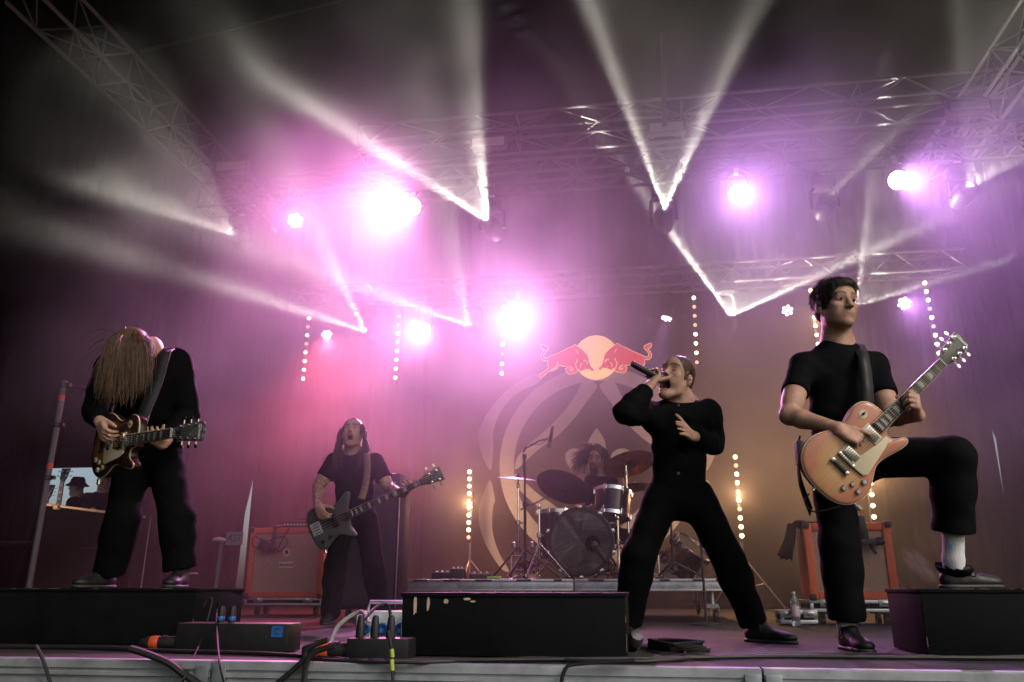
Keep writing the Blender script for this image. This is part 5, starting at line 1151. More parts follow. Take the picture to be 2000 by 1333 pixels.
    def hum(x, cov='nickel', ring='cream_plastic', w_=.036, l=.070):
        b = MB(); b.box((x, 0, .013), (w_+.012, l+.018, .006)); rg = b.build('pickup_ring', ring, t, bevel=.002)
        b = MB(); b.box((x, 0, .019), (w_, l, .010)); pk = b.build('pickup', cov, t, bevel=.003)
        b = MB()
        for i in range(6 if not bass else 4): b.lathe([(.0024, 0), (.0024, .0012), (0, .0013)], 8, Matrix.Translation((x+.009, (-.5+i/(5 if not bass else 3))*l*.76, .024)))
        b.build('pole_screws', 'steel', pk)
    if not bass:
        hum(.165); hum(.035)
        b = MB(); b.prism([(.010, -.020), (.140, -.044), (.200, -.046), (.205, -.062), (.165, -.080), (.02, -.105), (.002, -.092), (-.002, -.05)], .020, .0225); pgd = b.build('pickguard', guard, t, bevel=.001)
        b = MB(); b.box((0, 0, .020), (.012, .082, .010)); [b.lathe([(.007, 0), (.007, .014), (0, .015)], 12, Matrix.Translation((0, s_*.038, .012))) for s_ in (-1, 1)]; br_ = b.build('bridge', 'nickel', t, bevel=.001)
        b = MB()
        for i in range(6): b.box((.001, -.026+.0104*i, .0265), (.008, .005, .005))
        b.build('saddles', 'steel', br_)
        b = MB(); b.box((-.042, 0, .020), (.016, .070, .012)); tp_ = b.build('tailpiece', 'black_plastic', t, bevel=.004)
        b = MB(); [b.lathe([(.009, 0), (.009, .018), (.004, .019), (0, .019)], 14, Matrix.Translation((-.042, s_*.040, .010))) for s_ in (-1, 1)]; b.build('studs', 'nickel', tp_)
        for (x, y) in ((-.055, -.090), (-.012, -.118), (-.095, -.075), (-.060, -.128)):
            b = MB(); b.lathe([(.0125, 0), (.012, .010), (.010, .012), (.0001, .012)], 18, Matrix.Translation((x, y, .008))); kb_ = b.build('knob', knobs, t)
            b = MB(); b.lathe([(.0075, .0122), (.0075, .0128), (.0001, .0128)], 14, Matrix.Translation((x, y, .008))); b.build('knob_cap', 'steel', kb_)
        b = MB(); b.lathe([(.006, .0), (.019, .0), (.020, .001), (.019, .0022), (.006, .0022)], 24, Matrix.Translation((.205, .082, .008))); sw = b.build('switch_plate', 'cream_plastic', t)
        b = MB(); b.tube([(.205, .082, .01), (.209, .086, .030)], [.003, .005], 8); b.lathe([(.005, 0), (.006, .002), (.005, .004)], 10, Matrix.Translation((.205, .082, .0105))); b.build('switch', 'mahogany', sw)
    else:
        hum(.13, 'black_plastic', 'black_plastic', .030, .075)
        b = MB(); b.box((-.012, 0, .010), (.075, .088, .010)); br_ = b.build('bridge', mat('bridge_white', (.75, .75, .75), .3, .3), t, bevel=.003)
        b = MB()
        for i in range(4): b.box((-.004, -.030+.02*i, .018), (.038, .008, .008))
        b.build('saddles', 'black_plastic', br_)
        for (x, y) in ((.06, -.092), (-.002, -.105)):
            b = MB(); b.lathe([(.015, 0), (.014, .013), (.0001, .014)], 16, Matrix.Translation((x, y, .004))); b.build('knob', 'black_plastic', t)
        b = MB(); b.prism([(.08, -.03), (.22, -.035), (.205, -.07), (.09, -.075), (-.02, -.125), (-.04, -.06)], .0046, .007); b.build('pickguard', 'gunmetal', t)
    ns = 4 if bass else 6
    b = MB()
    for i in range(ns):
        u = -1+2*i/(ns-1); e = Hd @ Vector((pegs[2 if not bass else 1][0]*(.6+.4*abs(u)), u*.022, .006)); b.tube([(-.04, u*.026*(1.1 if bass else 1), .026), (0, u*.026*(1.1 if bass else 1), .030), (nut, u*wN*.82, zf+.004), e], .0011 if not bass else .0018, 4, cap=False)
    b.build('strings', 'strings', t)
    b = MB(); b.lathe([(.008, 0), (.006, .006), (.008, .014), (.0001, .015)], 10, Matrix.Translation((-.176 if not bass else -.068, 0, -.02)) @ Matrix.Rotation(-PI/2, 4, 'Y')); b.build('strap_button', 'nickel', t)
    b = MB(); b.lathe([(.007, 0), (.007, .02), (.011, .02), (.011, .045), (.004, .05)], 10, Matrix.Translation((-.10, -.150, -.02) if not bass else (-.02, -.14, -.02)) @ Matrix.Rotation(PI/2, 4, 'X')); b.build('jack_plug', 'nickel', t)
    return t
def nut_at(px, py, br, L, near=True, D0=None):
    best = None
    for i in range(900):
        D = br.dot(FWD) + (-.7 + 1.4*i/900); q = P(px, py, D); e = abs((q-br).length-L); side = (D < br.dot(FWD)) == near
        if side and (best is None or e < best[0]): best = (e, q)
    return best[1]
def guitar_frame(bridge, nut, face, scale=1.):
    x = (nut-bridge).normalized(); z = Vector(face); z = (z - x*z.dot(x)).normalized(); y = z.cross(x); return basis(bridge, x, y, z) @ Matrix.Scale(scale, 4)
def strap(label_name, pts, w_, m, parent, nrm, trim=None):
    q = spline(pts, 6); base = Vector(parent.location); vs = []
    for i, p in enumerate(q):
        t = (q[min(i+1, len(q)-1)] - q[max(i-1, 0)]).normalized(); nn = Vector(nrm[min(int(i/6), len(nrm)-1)]); sd_ = t.cross(nn).normalized()
        for k in (-1, 1): vs.append(p + sd_*k*w_/2 - base)
    b = MB(); b.add(vs, [(2*i, 2*i+1, 2*i+3, 2*i+2) for i in range(len(q)-1)]); o = b.build(label_name, m, parent, angle=180); o.modifiers.new('t', 'SOLIDIFY').thickness = .004; return o
# ------------------------------------------------------------------ people
def person(base, label): return empty('person', tuple(base), label=label, cat='person')
def axes(neck, pel, Sr, Sl):
    u = (neck-pel).normalized(); r = (Sr-Sl); r = (r - u*r.dot(u)).normalized(); f = u.cross(r).normalized(); return r, f, u   # right, front, up
def torso_prims(neck, pel, Sr, Sl, w_=1., d_=1., sh=.062, belly=1.):
    r, f, u = axes(neck, pel, Sr, Sl); R = np.array(basis(Vector(), r, f, u).to_3x3()); L = (neck-pel).length
    p = [ell(pel.lerp(neck, .70)+f*.005, (.160*w_, .112*d_, .36*L), R, .04), ell(pel.lerp(neck, .36), (.148*w_*belly, .110*d_*belly, .40*L), R, .05), ell(pel.lerp(neck, .02), (.158*w_, .115*d_, .28*L), R, .05)]
    p += [cap(neck-u*.055, Sr, .050, sh, .04), cap(neck-u*.055, Sl, .050, sh, .04), cap(Sr.lerp(Sl, .12)-u*.05, Sl.lerp(Sr, .12)-u*.05, .075*d_, None, .05)]
    return p
def leg_prims(H, Kn, A, r=(.092, .070, .062, .055), s=1.):
    m = Kn.lerp(A, .3); return [cap(H, Kn, r[0]*s, r[1]*s, .04), cap(Kn, m, r[1]*s, r[2]*1.06*s, .04), cap(m, A, r[2]*1.06*s, r[3]*s, .04)]
def hair_cap(Hm, s, thick, front=.055, nape=-.07, fringe=()):
    R = np.array(Hm.to_3x3()); L = lambda x, y, z: Hm @ Vector((x*s, y*s, z*s)); t = thick
    p = [ell(L(0, -.016, .040), [(.076+t)*s, (.097+t)*s, (.084+t*1.1)*s], R, .01), ell(L(0, -.060, -.010), [(.062+t*.6)*s, (.052+t)*s, .060*s], R, .03)]
    p.append(ell(L(0, .048, .042), [(.059+t*.45)*s, (.045+t*.45)*s, (.050+t*.45)*s], R, .02))
    p += [cap(L(q*.070, .012, .01), L(q*.068, .016, -.022), .011*s, .006*s, .012) for q in (-1, 1)]
    for a, b_ in fringe: p.append(cap(L(*a), L(*b_), .012*s, .005*s, .012))
    p += [ell(L(0, .105, front-.085), [.070*s, .085*s, .110*s], R, .012, 's'), cut(L(0, -.05, nape), Hm.to_3x3() @ Vector((0, .25, -1)), .14*s, .01)]
    for q in (-1, 1): p.append(ell(L(q*.082, -.014, -.014), [.022*s, .026*s, .036*s], R, .008, 's'))
    return p
def scalp_tufts(Hm, s, n, rnd, thick, ln=.03, lift=.35, cond=None, comb=(0, .5, -.6)):
    out = []; Rm = Hm.to_3x3()
    while len(out) < n:
        d = Vector((rnd.gauss(0, 1), rnd.gauss(0, 1), rnd.gauss(0, 1))).normalized()
        if cond and not cond(d): continue
        q = Vector((d.x*(.076+thick), -.016+d.y*(.097+thick), .040+d.z*(.084+thick)))
        t = Vector(comb) + Vector((rnd.gauss(0, .4), rnd.gauss(0, .4), rnd.gauss(0, .4))); t = (t - d*t.dot(d)).normalized(); l = ln*rnd.uniform(.6, 1.3)
        pts = [q - d*.004, q + t*l*.5 + d*l*.18*lift*2, q + t*l + d*l*(lift*rnd.uniform(-.6, 1.))]
        out.append([Hm @ (k*s) for k in pts])
    return out
def eyes(Hm, s, parent):
    base = Vector(parent.location); b = MB(); c = MB()
    for q in (-1, 1):
        M = Matrix.Translation(-base) @ Hm @ Matrix.Translation((q*.032*s, .0790*s, -.002*s)); b.lathe([(.0001, -.011*s), (.008*s, -.0075*s), (.011*s, 0), (.008*s, .0075*s), (.0001, .011*s)], 14, M @ Matrix.Rotation(-PI/2, 4, 'X'))
        c.lathe([(.0066*s, .0096*s), (.0001, .0120*s)], 12, M @ Matrix.Rotation(-PI/2, 4, 'X'))
    e = b.build('eyes', 'eye_white', parent); c.build('irises', 'iris', e)
UP = Vector((0, 0, 1))
# ============ right guitarist
G0 = F(1655, 1272); rg = person(G0, 'guitarist in black t-shirt and white socks, one foot up on the right box')
Dg = 3.78
hc = P(1633, 597, Dg-.04); Hm = head_frame(hc, -FWD*.95 + RGT*.20 + UP*.0, UP + RGT*.04); hs_ = 1.09
neck = P(1636, 672, Dg+.03); Sr, Sl = P(1567, 712, Dg-.02), P(1709, 712, Dg+.04); pel = P(1652, 895, Dg+.02)
Er, Wr = P(1541, 812, 3.62), P(1638, 838, 3.42); El, Wl = P(1738, 815, 3.70), P(1794, 812, 3.42)
hr = hand_prims(Wr, P(1692, 862, 3.40)-Wr, FWD + UP*-.35, UP + RGT*.2, [(.75, 1.1, .7), (.9, 1.1, .7), (1.0, 1.1, .7), (1.1, 1.1, .7)], thumb_dir=P(1690, 838, 3.38)-P(1650, 832, 3.42), s=1.0)
hl = hand_prims(Wl, P(1788, 776, 3.335)-Wl, -RGT*.85 + UP*.2 + FWD*.22, UP + RGT*.3, [(.8, 1.2, .6), (.9, 1.2, .6), (1.0, 1.2, .6), (1.1, 1.1, .6)], thumb_dir=-RGT*.25 + UP*.6 + FWD*.8, s=1.0)
def tat(pos, mulc): pass
bp = head_prims(Hm, neck-UP*.03, s=hs_, wide=1.05, neck_r=.055) + arm_prims(Sr, Er, Wr) + arm_prims(Sl, El, Wl) + hr + hl + [cap(neck, pel, .08, .09, .05), cap(Sr, Sl, .045, None, .04)]
rgb = sdf_obj('body', bp, .0048, 'skin_warm', rg, color=head_color(Hm, hs_, stubble=.55))
eyes(Hm, hs_, rg)
sh = torso_prims(neck, pel, Sr, Sl, 1.04, 1.05, .056, belly=1.06)
for S, E_, t_ in ((Sr, Er, .58), (Sl, El, .62)):
    e = S.lerp(E_, t_); sh += [cap(S, e, .060, .066, .03), cut(e - (E_-S).normalized()*.004, E_-S, .12)]
sh += [cap(neck+UP*.0, neck+UP*.12, .066, .07, .006, 's'), ell(neck+axes(neck, pel, Sr, Sl)[1]*.05+UP*.0, (.05, .05, .034), None, .008, 's')]
sdf_obj('t_shirt', sh, .0075, 'black_cotton', rg, folds(.0028, 1., .4))
Hr, Hl = P(1622, 900, Dg+.03), P(1690, 893, Dg-.02); Kr, Ar = P(1640, 1065, Dg-.02), P(1655, 1225, Dg+.02); Kl, Al = P(1862, 893, 3.52), P(1862, 1095, 3.62)
tr = [ell(pel-UP*.03, (.165, .125, .12), np.array(basis(Vector(), *axes(neck, pel, Sr, Sl)).to_3x3()), .05)] + leg_prims(Hr, Kr, Ar, (.100, .086, .082, .082)) + leg_prims(Hl, Kl, Al, (.100, .088, .082, .082))
tr += [cut(Kr.lerp(Ar, .93), Ar-Kr, .16), cut(Kl.lerp(Al, .74), Al-Kl, .16)]
hem = Kl.lerp(Al, .73); tr += [cap(Kl.lerp(Al, .66), hem, .087, .089, .004), cut(hem, Al-Kl, .16)]
sdf_obj('trousers', tr, .008, 'black_denim', rg, folds(.0026, .8, 1.3))
for nm, K_, A_, h0, h1 in (('sock', Kr, Ar, .86, 1.0), ('sock', Kl, Al, .62, 1.03)):
    o = sdf_obj(nm, [cap(K_.lerp(A_, h0), A_, .047, .042, .02), cap(A_, A_ - UP*.05, .042, .036, .02)], .006, 'white_sock', rg)
mk = P(1848, 1068, 3.56); b = MB(); pl = [(-.013, -.006), (-.016, .008), (-.007, .003), (0, .013), (.007, .003), (.016, .008), (.013, -.006)]
b.prism(pl, 0, .002, basis(P(1850, 1068, 3.62) - FWD*.049 - Vector(G0), RGT, UP, -FWD)); b.build('sock_mark', mat('sock_blue', (.03, .20, .55), .7), o)
qa = Ar.copy(); qa.z = 0; shoe('shoe', qa+FWD*.065, qa-FWD*.205, UP, rg)
bz2 = rh-.0115; hl_ = Al - RGT*.062; hl_.z = bz2+.012; shoe('shoe', hl_, hl_ + (RGT*.96+FWD*.1).normalized()*.27 + UP*.0, UP, rg)
rn = random.Random(5)
hp = hair_cap(Hm, hs_, .011, .048, -.085, [((-.045, .070, .080), (-.052, .080, .050)), ((-.02, .082, .080), (-.012, .092, .056)), ((.03, .080, .080), (.032, .088, .060)), ((.05, .06, .075), (.06, .07, .05))])
hh = sdf_obj('hair', hp, .0055, 'hair_dark', rg, lambda X, Y, Z: .0012*np.sin(170*X+60*Z)*np.sin(150*Y+90*Z))
strands('hair_tufts', scalp_tufts(Hm, hs_, 1500, rn, .0125, .036, .16, lambda d: d.z > -.5 and (d.y < .5 or d.z > .52), (0, .15, -.9)), 'hair_dark', rg, .0016, .0004)
strands('stray_hair', scalp_tufts(Hm, hs_, 160, rn, .012, .034, .8, lambda d: d.z > -.6 and d.y < -.1, (0, -.7, -.5)), 'hair_dark', rg, .0016, .0004)
fr = []
for i in range(260):
    x = rn.uniform(-.062, .062); y0 = .078*math.sqrt(max(.05, 1-(x/.075)**2)); q = Vector((x, y0*.9+.026, .098-.22*abs(x)+rn.uniform(-.006, .006))); l = rn.uniform(.018, .036)
    fr.append([Hm @ (k*hs_) for k in (q, q + Vector((rn.gauss(0, .004), .010, -l*.5)), q + Vector((rn.gauss(0, .008)-.006, .008, -l)))])
strands('fringe', fr, 'hair_dark', rg, .0019, .0004)
Mloc = Matrix.Translation(-Vector(G0)) @ Hm
b = MB(); b.lathe([(.0001, .012), (.007, .010), (.010, 0), (.008, -.008)], 10, Mloc @ Matrix.Translation((-.088*1.09, .002, -.010)) @ Matrix.Rotation(-PI/2, 4, 'Y')); b.lathe([(.0001, .012), (.007, .010), (.010, 0), (.008, -.008)], 10, Mloc @ Matrix.Translation((.088*1.09, .002, -.010)) @ Matrix.Rotation(PI/2, 4, 'Y')); b.build('earpiece', 'black_plastic', rg)
r_, f_, u_ = axes(neck, pel, Sr, Sl)
b = MB(); pk_ = P(1562, 885, Dg+.02)-Vector(G0); b.box(pk_, (.035, .07, .11)); b.tube([pk_+Vector((0, 0, .055)), pk_+Vector((.01, 0, .085))], .006, 6); b.build('belt_pack', 'black_plastic', rg, bevel=.006)
MG = guitar_frame(P(1649.5, 899, 3.44), P(1836.5, 710, 3.40), -FWD - UP*.10, 1.0)
gt = guitar('pale sunburst electric guitar held by the standing right guitarist', MG, 'burst_pale', 'mahogany', hs_text='Gibson')
strap('guitar_strap', [P(1583, 1000, 3.60), P(1560, 930, 3.75), P(1560, 860, 3.92)], .05, 'black_cotton', rg, [(-RGT)])
strap('guitar_strap', [P(1677, 672, 3.80), P(1687, 700, 3.655), P(1695, 760, 3.61), P(1698, 806, 3.47)], .055, 'rubber', rg, [UP-FWD, -FWD, -FWD])
b = MB(); g0 = Vector(G0); b.tube([q-g0 for q in spline([P(1580, 965, 3.6), P(1572, 980, 3.55), P(1590, 1000, 3.5), P(1640, 990, 3.44)], 6)], .004, 6); b.build('guitar_lead', 'rubber', rg)
# ============ singer
S0 = F(1478, 1258); sg = person(F(1350, 1258), 'singer dressed in black with legs wide apart, screaming into a microphone'); Ds = 4.32
hc = P(1321, 737, Ds-.04); Hs = head_frame(hc, -FWD*.76 - RGT*.60 + UP*.34, UP*.9 + RGT*.22); ss = 1.02
neck = P(1326, 783, Ds+.02); Sr, Sl = P(1266, 806, Ds-.05), P(1383, 804, Ds+.05); pel = P(1327, 972, Ds+.05)
Er, Wr = P(1222, 806, 4.02), P(1270, 754, 4.10); El, Wl = P(1392, 868, 4.50), P(1352, 852, 4.18)
m1_ = Hs @ Vector((-.006, .128, -.090)); m0_ = P(1250, 719, m1_.dot(FWD)-.06); md = (m1_-m0_).normalized()
hr = hand_prims(Wr, m1_-md*.06-UP*.03-Wr, FWD*.2+UP*.85-RGT*.1, RGT*.6 - FWD*.7, [(.5, 1.2, .9), (.6, 1.2, .9), (.7, 1.2, .9), (.8, 1.2, .9)], thumb_dir=P(1318, 752, 4.02)-P(1290, 756, 4.02), s=1.0)
hl = hand_prims(Wl, P(1330, 834, 4.06)-Wl, -RGT*.8-FWD*.25, UP, [(.18, .15, .1), (.1, .15, .1), (.12, .2, .1), (.2, .25, .1)], thumb_dir=UP*.9 - RGT*.45, s=1.0)
bp = head_prims(Hs, neck-UP*.03, mouth=.044, s=ss, neck_r=.060) + arm_prims(Sr, Er, Wr) + arm_prims(Sl, El, Wl) + hr + hl + [cap(neck, pel, .08, .09, .05), cap(Sr, Sl, .045, None, .04)]
sdf_obj('body', bp, .0048, 'skin_fair', sg, color=head_color(Hs, ss, mouth=.044, stubble=.2, closed=True))
base_s = Vector(sg.location); Ms = Matrix.Translation(-base_s) @ Hs
b = MB(); b.tube([Ms @ Vector((q*.0042*ss, (.080-.0009*q*q*.4)*ss, -.0645*ss)) for q in range(-4, 5)], .0045, 6); b.build('upper_teeth', 'teeth', sg)
b = MB(); b.tube([Ms @ Vector((q*.004*ss, (.066-.0009*q*q*.4)*ss, -.112*ss)) for q in range(-4, 5)], .004, 6); b.build('lower_teeth', 'teeth', sg)
sdf_obj('hair', hair_cap(Hs, ss, .0050, .056, -.085), .005, 'hair_brown', sg, lambda X, Y, Z: .0012*np.sin(400*X+300*Z)*np.sin(420*Y))
b = MB(); [b.lathe([(.0001, .012), (.007, .010), (.009, 0), (.008, -.008)], 10, Ms @ Matrix.Translation((q*.088*ss, .0, -.010)) @ Matrix.Rotation(q*PI/2, 4, 'Y')) for q in (-1, 1)]; b.build('earpiece', 'white_plate', sg)
jk = torso_prims(neck, pel, Sr, Sl, 1.02, 1.04, .060, 1.04) + arm_prims(Sr, Er, Wr, (.070, .064, .060, .050)) + arm_prims(Sl, El, Wl, (.072, .066, .060, .050))
r_, f_, u_ = axes(neck, pel, Sr, Sl)
jk += [cap(neck-u_*.02, neck+u_*.035, .067, .064, .02), cut(Wr.lerp(Er, .16), Wr-Er, .11), cut(Wl.lerp(El, .12), Wl-El, .11), ell(neck+f_*.055+u_*.045, (.045, .045, .05), None, .01, 's'), cap(neck+u_*.0, neck+u_*.14, .056, .06, .004, 's'), cut(pel-u_*.035, -u_, .26)]
jo = sdf_obj('shirt_jacket', jk, .0075, 'black_cotton', sg, folds(.0035, 1., 2.2))
for y_ in (792, 812, 925): 
    q = P(1325, y_, Ds-.14)-base_s; b = MB(); b.lathe([(.008, 0), (.008, .003), (.0001, .004)], 10, Matrix.Translation(q) @ rot_to(-FWD)); b.build('button', 'black_plastic', jo)
Hr, Hl = P(1296, 968, Ds+.04), P(1358, 968, Ds+.04); Kr, Ar = P(1247, 1088, Ds-.10), P(1226, 1222, Ds-.02); Kl, Al = P(1422, 1092, Ds-.08), P(1474, 1222, Ds)
tr = [ell(pel-UP*.02, (.172, .128, .11), np.array(basis(Vector(), r_, f_, u_).to_3x3()), .05)] + leg_prims(Hr, Kr, Ar, (.102, .082, .078, .074)) + leg_prims(Hl, Kl, Al, (.102, .082, .078, .074)) + [cut(Kr.lerp(Ar, .97), Ar-Kr, .15), cut(Kl.lerp(Al, .97), Al-Kl, .15)]
sdf_obj('trousers', tr, .008, 'black_denim', sg, folds(.0028, .8, .7))
q = Al.copy(); q.z = 0; shoe('shoe', q+FWD*.05-RGT*.03, q-FWD*.16+RGT*.15, UP, sg)
q = Ar.copy(); q.z = 0; shoe('shoe', q+FWD*.05+RGT*.02, q-FWD*.20-RGT*.06, UP, sg)
t = frame_empty('handheld_microphone', Matrix.Translation(m1_) @ rot_to(md) @ Matrix.Diagonal((1, 1, .80, 1)), "black wireless microphone held to the singer's mouth", 'microphone')
b = MB(); b.lathe([(.012, -.255), (.015, -.25), (.016, -.225), (.0175, -.22), (.0185, -.12), (.0195, -.05), (.023, -.032)], 18); b.build('handle', 'black_plastic', t)
b = MB(); b.lathe([(.024, -.032), (.026, -.028), (.0265, -.005), (.024, .012), (.014, .022), (.0001, .025)], 18); b.build('grille', 'mic_mesh', t)

# ============ hunched left guitarist
lz = lh+.002; Dl = 4.42
lgp = person(P(270, 1140, Dl).to_2d().to_3d() + UP*lz, 'hunched guitarist in black with long sandy hair hanging over the face')
neck = P(288, 684, Dl-.22); pel = P(292, 880, Dl+.10); Sr, Sl = P(216, 712, Dl-.18), P(346, 706, Dl-.10)
hc = P(256, 690, Dl-.36); Hl_ = head_frame(hc, -FWD*.55 - UP*.80 - RGT*.25, -FWD*.6 + UP*.75); sl_ = 1.02
Er, Wr = P(188, 800, Dl-.24), P(198, 826, Dl-.34); El, Wl = P(366, 812, Dl-.02), P(318, 868, Dl-.26)
Wr = P(196, 826, Dl-.48)
hr = hand_prims(Wr, P(210, 864, Dl-.56)-Wr, RGT*.75+FWD*.55, UP*.2-FWD*.2+RGT*.9, [(.35, .8, .5), (.5, .9, .5), (.45, .8, .5), (.4, .7, .4)], thumb_dir=P(222, 844, Dl-.56)-P(200, 836, Dl-.50), s=1.0, spread=.12)
hl = hand_prims(Wl, P(296, 850, Dl-.37)-Wl, FWD*.55-RGT*.3+UP*.55, UP*.4-RGT*.6, [(.5, .9, .5), (.6, 1.0, .6), (.55, 1., .6), (.5, .9, .5)], thumb_dir=UP*.9+RGT*.25+FWD*.3, s=1.0, spread=.12)
bp = head_prims(Hl_, neck, s=sl_) + arm_prims(Sr, Er, Wr) + arm_prims(Sl, El, Wl) + hr + hl + [cap(neck, pel, .08, .09, .05), cap(Sr, Sl, .045, None, .04)]
sdf_obj('body', bp, .0052, 'skin_fair', lgp, color=head_color(Hl_, sl_))
r_, f_, u_ = axes(neck, pel, Sr, Sl)
sw = torso_prims(neck, pel, Sr, Sl, 1.12, 1.15, .076, 1.1) + arm_prims(Sr, Er, Wr, (.075, .068, .062, .046)) + arm_prims(Sl, El, Wl, (.078, .070, .062, .046)) + [cap(neck-u_*.02, neck+u_*.02, .075, .07, .03), cut(Wr.lerp(Er, .10), Wr-Er, .10), cut(Wl.lerp(El, .16), Wl-El, .10), cut(pel-u_*.06, -u_, .27)]
sdf_obj('sweater', sw, .0085, 'black_cotton', lgp, folds(.004, .8, 3.1))
Hr, Hl = P(262, 895, Dl+.12), P(322, 893, Dl+.12); Kr, Ar = P(240, 1015, Dl-.04), P(212, 1125, Dl+.06); Kl, Al = P(346, 1015, Dl-.02), P(352, 1118, Dl+.02)
tr = [ell(pel-UP*.03, (.17, .13, .12), np.array(basis(Vector(), r_, f_, u_).to_3x3()), .05)] + leg_prims(Hr, Kr, Ar, (.104, .088, .085, .085)) + leg_prims(Hl, Kl, Al, (.104, .088, .085, .085)) + [cut(Kr.lerp(Ar, .95), Ar-Kr, .15), cut(Kl.lerp(Al, .95), Al-Kl, .15)]
sdf_obj('trousers', tr, .009, 'black_denim', lgp, folds(.003, .8, 5.))
for A_, dd in ((Ar, -FWD*.22-RGT*.05), (Al, -FWD*.17+RGT*.02)):
    q = A_.copy(); q.z = lz-.002; so_ = shoe('shoe', q+FWD*.06, q+FWD*.06+dd.normalized()*.28, UP, lgp)
b = MB(); q = P(372, 1122, Dl-.12) - Vector(lgp.location); b.tube([q, q+RGT*.02+UP*.006, q+RGT*.04], .006, 6); b.build('shoe_clip', mat('pink_glint', (.75, .25, .55), .2, .6), lgp)
rn = random.Random(11); lines = []; Rm = Hl_.to_3x3()
for i in range(3400):
    a = rn.uniform(0, 2*PI); ph = rn.uniform(0, 1)**.6*1.9
    d = Vector((math.sin(ph)*math.cos(a), math.sin(ph)*math.sin(a)*.9, math.cos(ph)))
    if d.y < -.55 and d.z < .0: continue
    q = Hl_ @ (Vector((d.x*.080, -.014+d.y*.100, .038+d.z*.088))*sl_); n_ = (Rm @ d).normalized()
    ln = rn.choice((.08, .14, .18, .21, .25))*rn.uniform(.75, 1.2); cl = rn.gauss(0, .02); pts = [q]; v = n_*.05 + Rm @ Vector((cl, rn.gauss(0, .03), 0)); cur = q.copy(); clump = math.sin(a*9+i % 7)*.016; wv = rn.uniform(0, 6)
    for k in range(7):
        v = v*.55 + Vector((0, 0, -.045)) + RGT*(clump*.35 + rn.gauss(0, .003) + .010*math.sin(k*1.1+wv+a*5)) + FWD*rn.gauss(0, .004); cur = cur + v.normalized()*ln/7; pts.append(cur.copy())
    lines.append(pts)
for i in range(16):
    a = rn.uniform(0, 2*PI); d = Vector((math.cos(a), rn.uniform(-.2, .9), math.sin(a)*.6+.3)).normalized(); q = Hl_ @ (Vector((d.x*.08, -.014+d.y*.10, .038+d.z*.088))*sl_); n_ = (Rm @ d).normalized(); pts = [q]; v = n_*.09; cur = q.copy(); l_ = rn.uniform(.10, .24)
    for k in range(6): v = v*.8 + Vector((0, 0, -.016)) + RGT*rn.gauss(0, .012); cur = cur + v.normalized()*l_/6; pts.append(cur.copy())
    lines.append(pts)
strands('hair', lines, 'hair_sandy', lgp, .0017, .0005)
sdf_obj('scalp_hair', hair_cap(Hl_, sl_, .006, .05, -.09), .007, 'hair_sandy', lgp)
lb = P(214, 868, Dl-.42); ML = guitar_frame(lb, nut_at(343, 847, lb, .628), -FWD*.75 - RGT*.65 - UP*.02, 1.0)
guitar('dark tobacco sunburst electric guitar slung on the hunched left guitarist', ML, 'burst_dark', 'tobacco_burst', hs='gunmetal', hs_text='Gibson', knobs='cream_plastic')
strap('guitar_strap', [neck+RGT*.08+FWD*.10+UP*.03, P(322, 690, Dl-.34), P(306, 745, Dl-.36), P(284, 800, Dl-.42), P(275, 832, Dl-.52)], .065, mat('strap_blue', (.009, .010, .015), .7, var=.2, vscale=30), lgp, [UP-FWD, -FWD, -FWD, -FWD])
b = MB(); q = P(275, 832, Dl-.55)-Vector(lgp.location); b.lathe([(.011, 0), (.011, .006), (.005, .009), (.0001, .009)], 12, Matrix.Translation(q) @ rot_to(-FWD)); b.build('strap_lock', 'nickel', lgp)

# ============ bass player
Db = 6.5; bp0 = F(690, 1222); bsn = person(P(692, 1200, Db).to_2d().to_3d(), 'bass player with long brown hair and tattooed arms, head thrown back, mouth open')
hc = P(689, 846, Db-.02); Hb = head_frame(hc, -FWD*.92 + UP*.30 - RGT*.02, UP + FWD*.3); sb_ = 1.02
neck = P(690, 885, Db+.04); Sr, Sl = P(652, 901, Db), P(733, 901, Db+.03); pel = P(694, 1010, Db+.05)
Er, Wr = P(622, 952, Db-.04), P(620, 990, Db-.36); El, Wl = P(760, 954, Db-.02), P(788, 966, Db-.24)
hr = hand_prims(Wr, P(634, 1012, Db-.42)-Wr, FWD*.7+RGT*.5, RGT*.7+UP*.4, [(.6, .9, .5), (.6, 1., .5), (.7, 1., .5), (.8, 1., .5)], s=1.05)
hl = hand_prims(Wl, P(798, 950, Db-.33)-Wl, -RGT*.5+UP*.4+FWD*.5, UP*.8+RGT*.2, [(.7, 1.1, .6)]*4, s=1.05)
bp = head_prims(Hb, neck-UP*.03, mouth=.030, s=sb_) + arm_prims(Sr, Er, Wr) + arm_prims(Sl, El, Wl) + hr + hl + [cap(neck, pel, .08, .09, .05), cap(Sr, Sl, .045, None, .04)]
def tattoo(pos, mulc):
    x, y, z = pos[:, 0], pos[:, 1], pos[:, 2]; d = np.full(len(pos), 9.)
    for a, b_ in ((Er, Wr), (Sr, Er), (El, El.lerp(Wl, .5))):
        A, B = np.array(a), np.array(b_); ab = B-A; t = np.clip(((pos-A) @ ab)/(ab @ ab), 0, .93); d = np.minimum(d, np.linalg.norm(pos-(A+t[:, None]*ab), axis=1))
    n = np.sin(95*x+60*z+3*np.sin(70*y))*np.sin(85*z-50*y+2.5*np.sin(80*x)); m = (d < .056)*np.clip(.35+n*1.6, 0, 1)*.75; mulc(m, (.30, .33, .34))
sdf_obj('body', bp, .0065, 'skin_fair', bsn, color=head_color(Hb, sb_, mouth=.030, stubble=.4, arms=tattoo))
Mb = Matrix.Translation(-Vector(bsn.location)) @ Hb
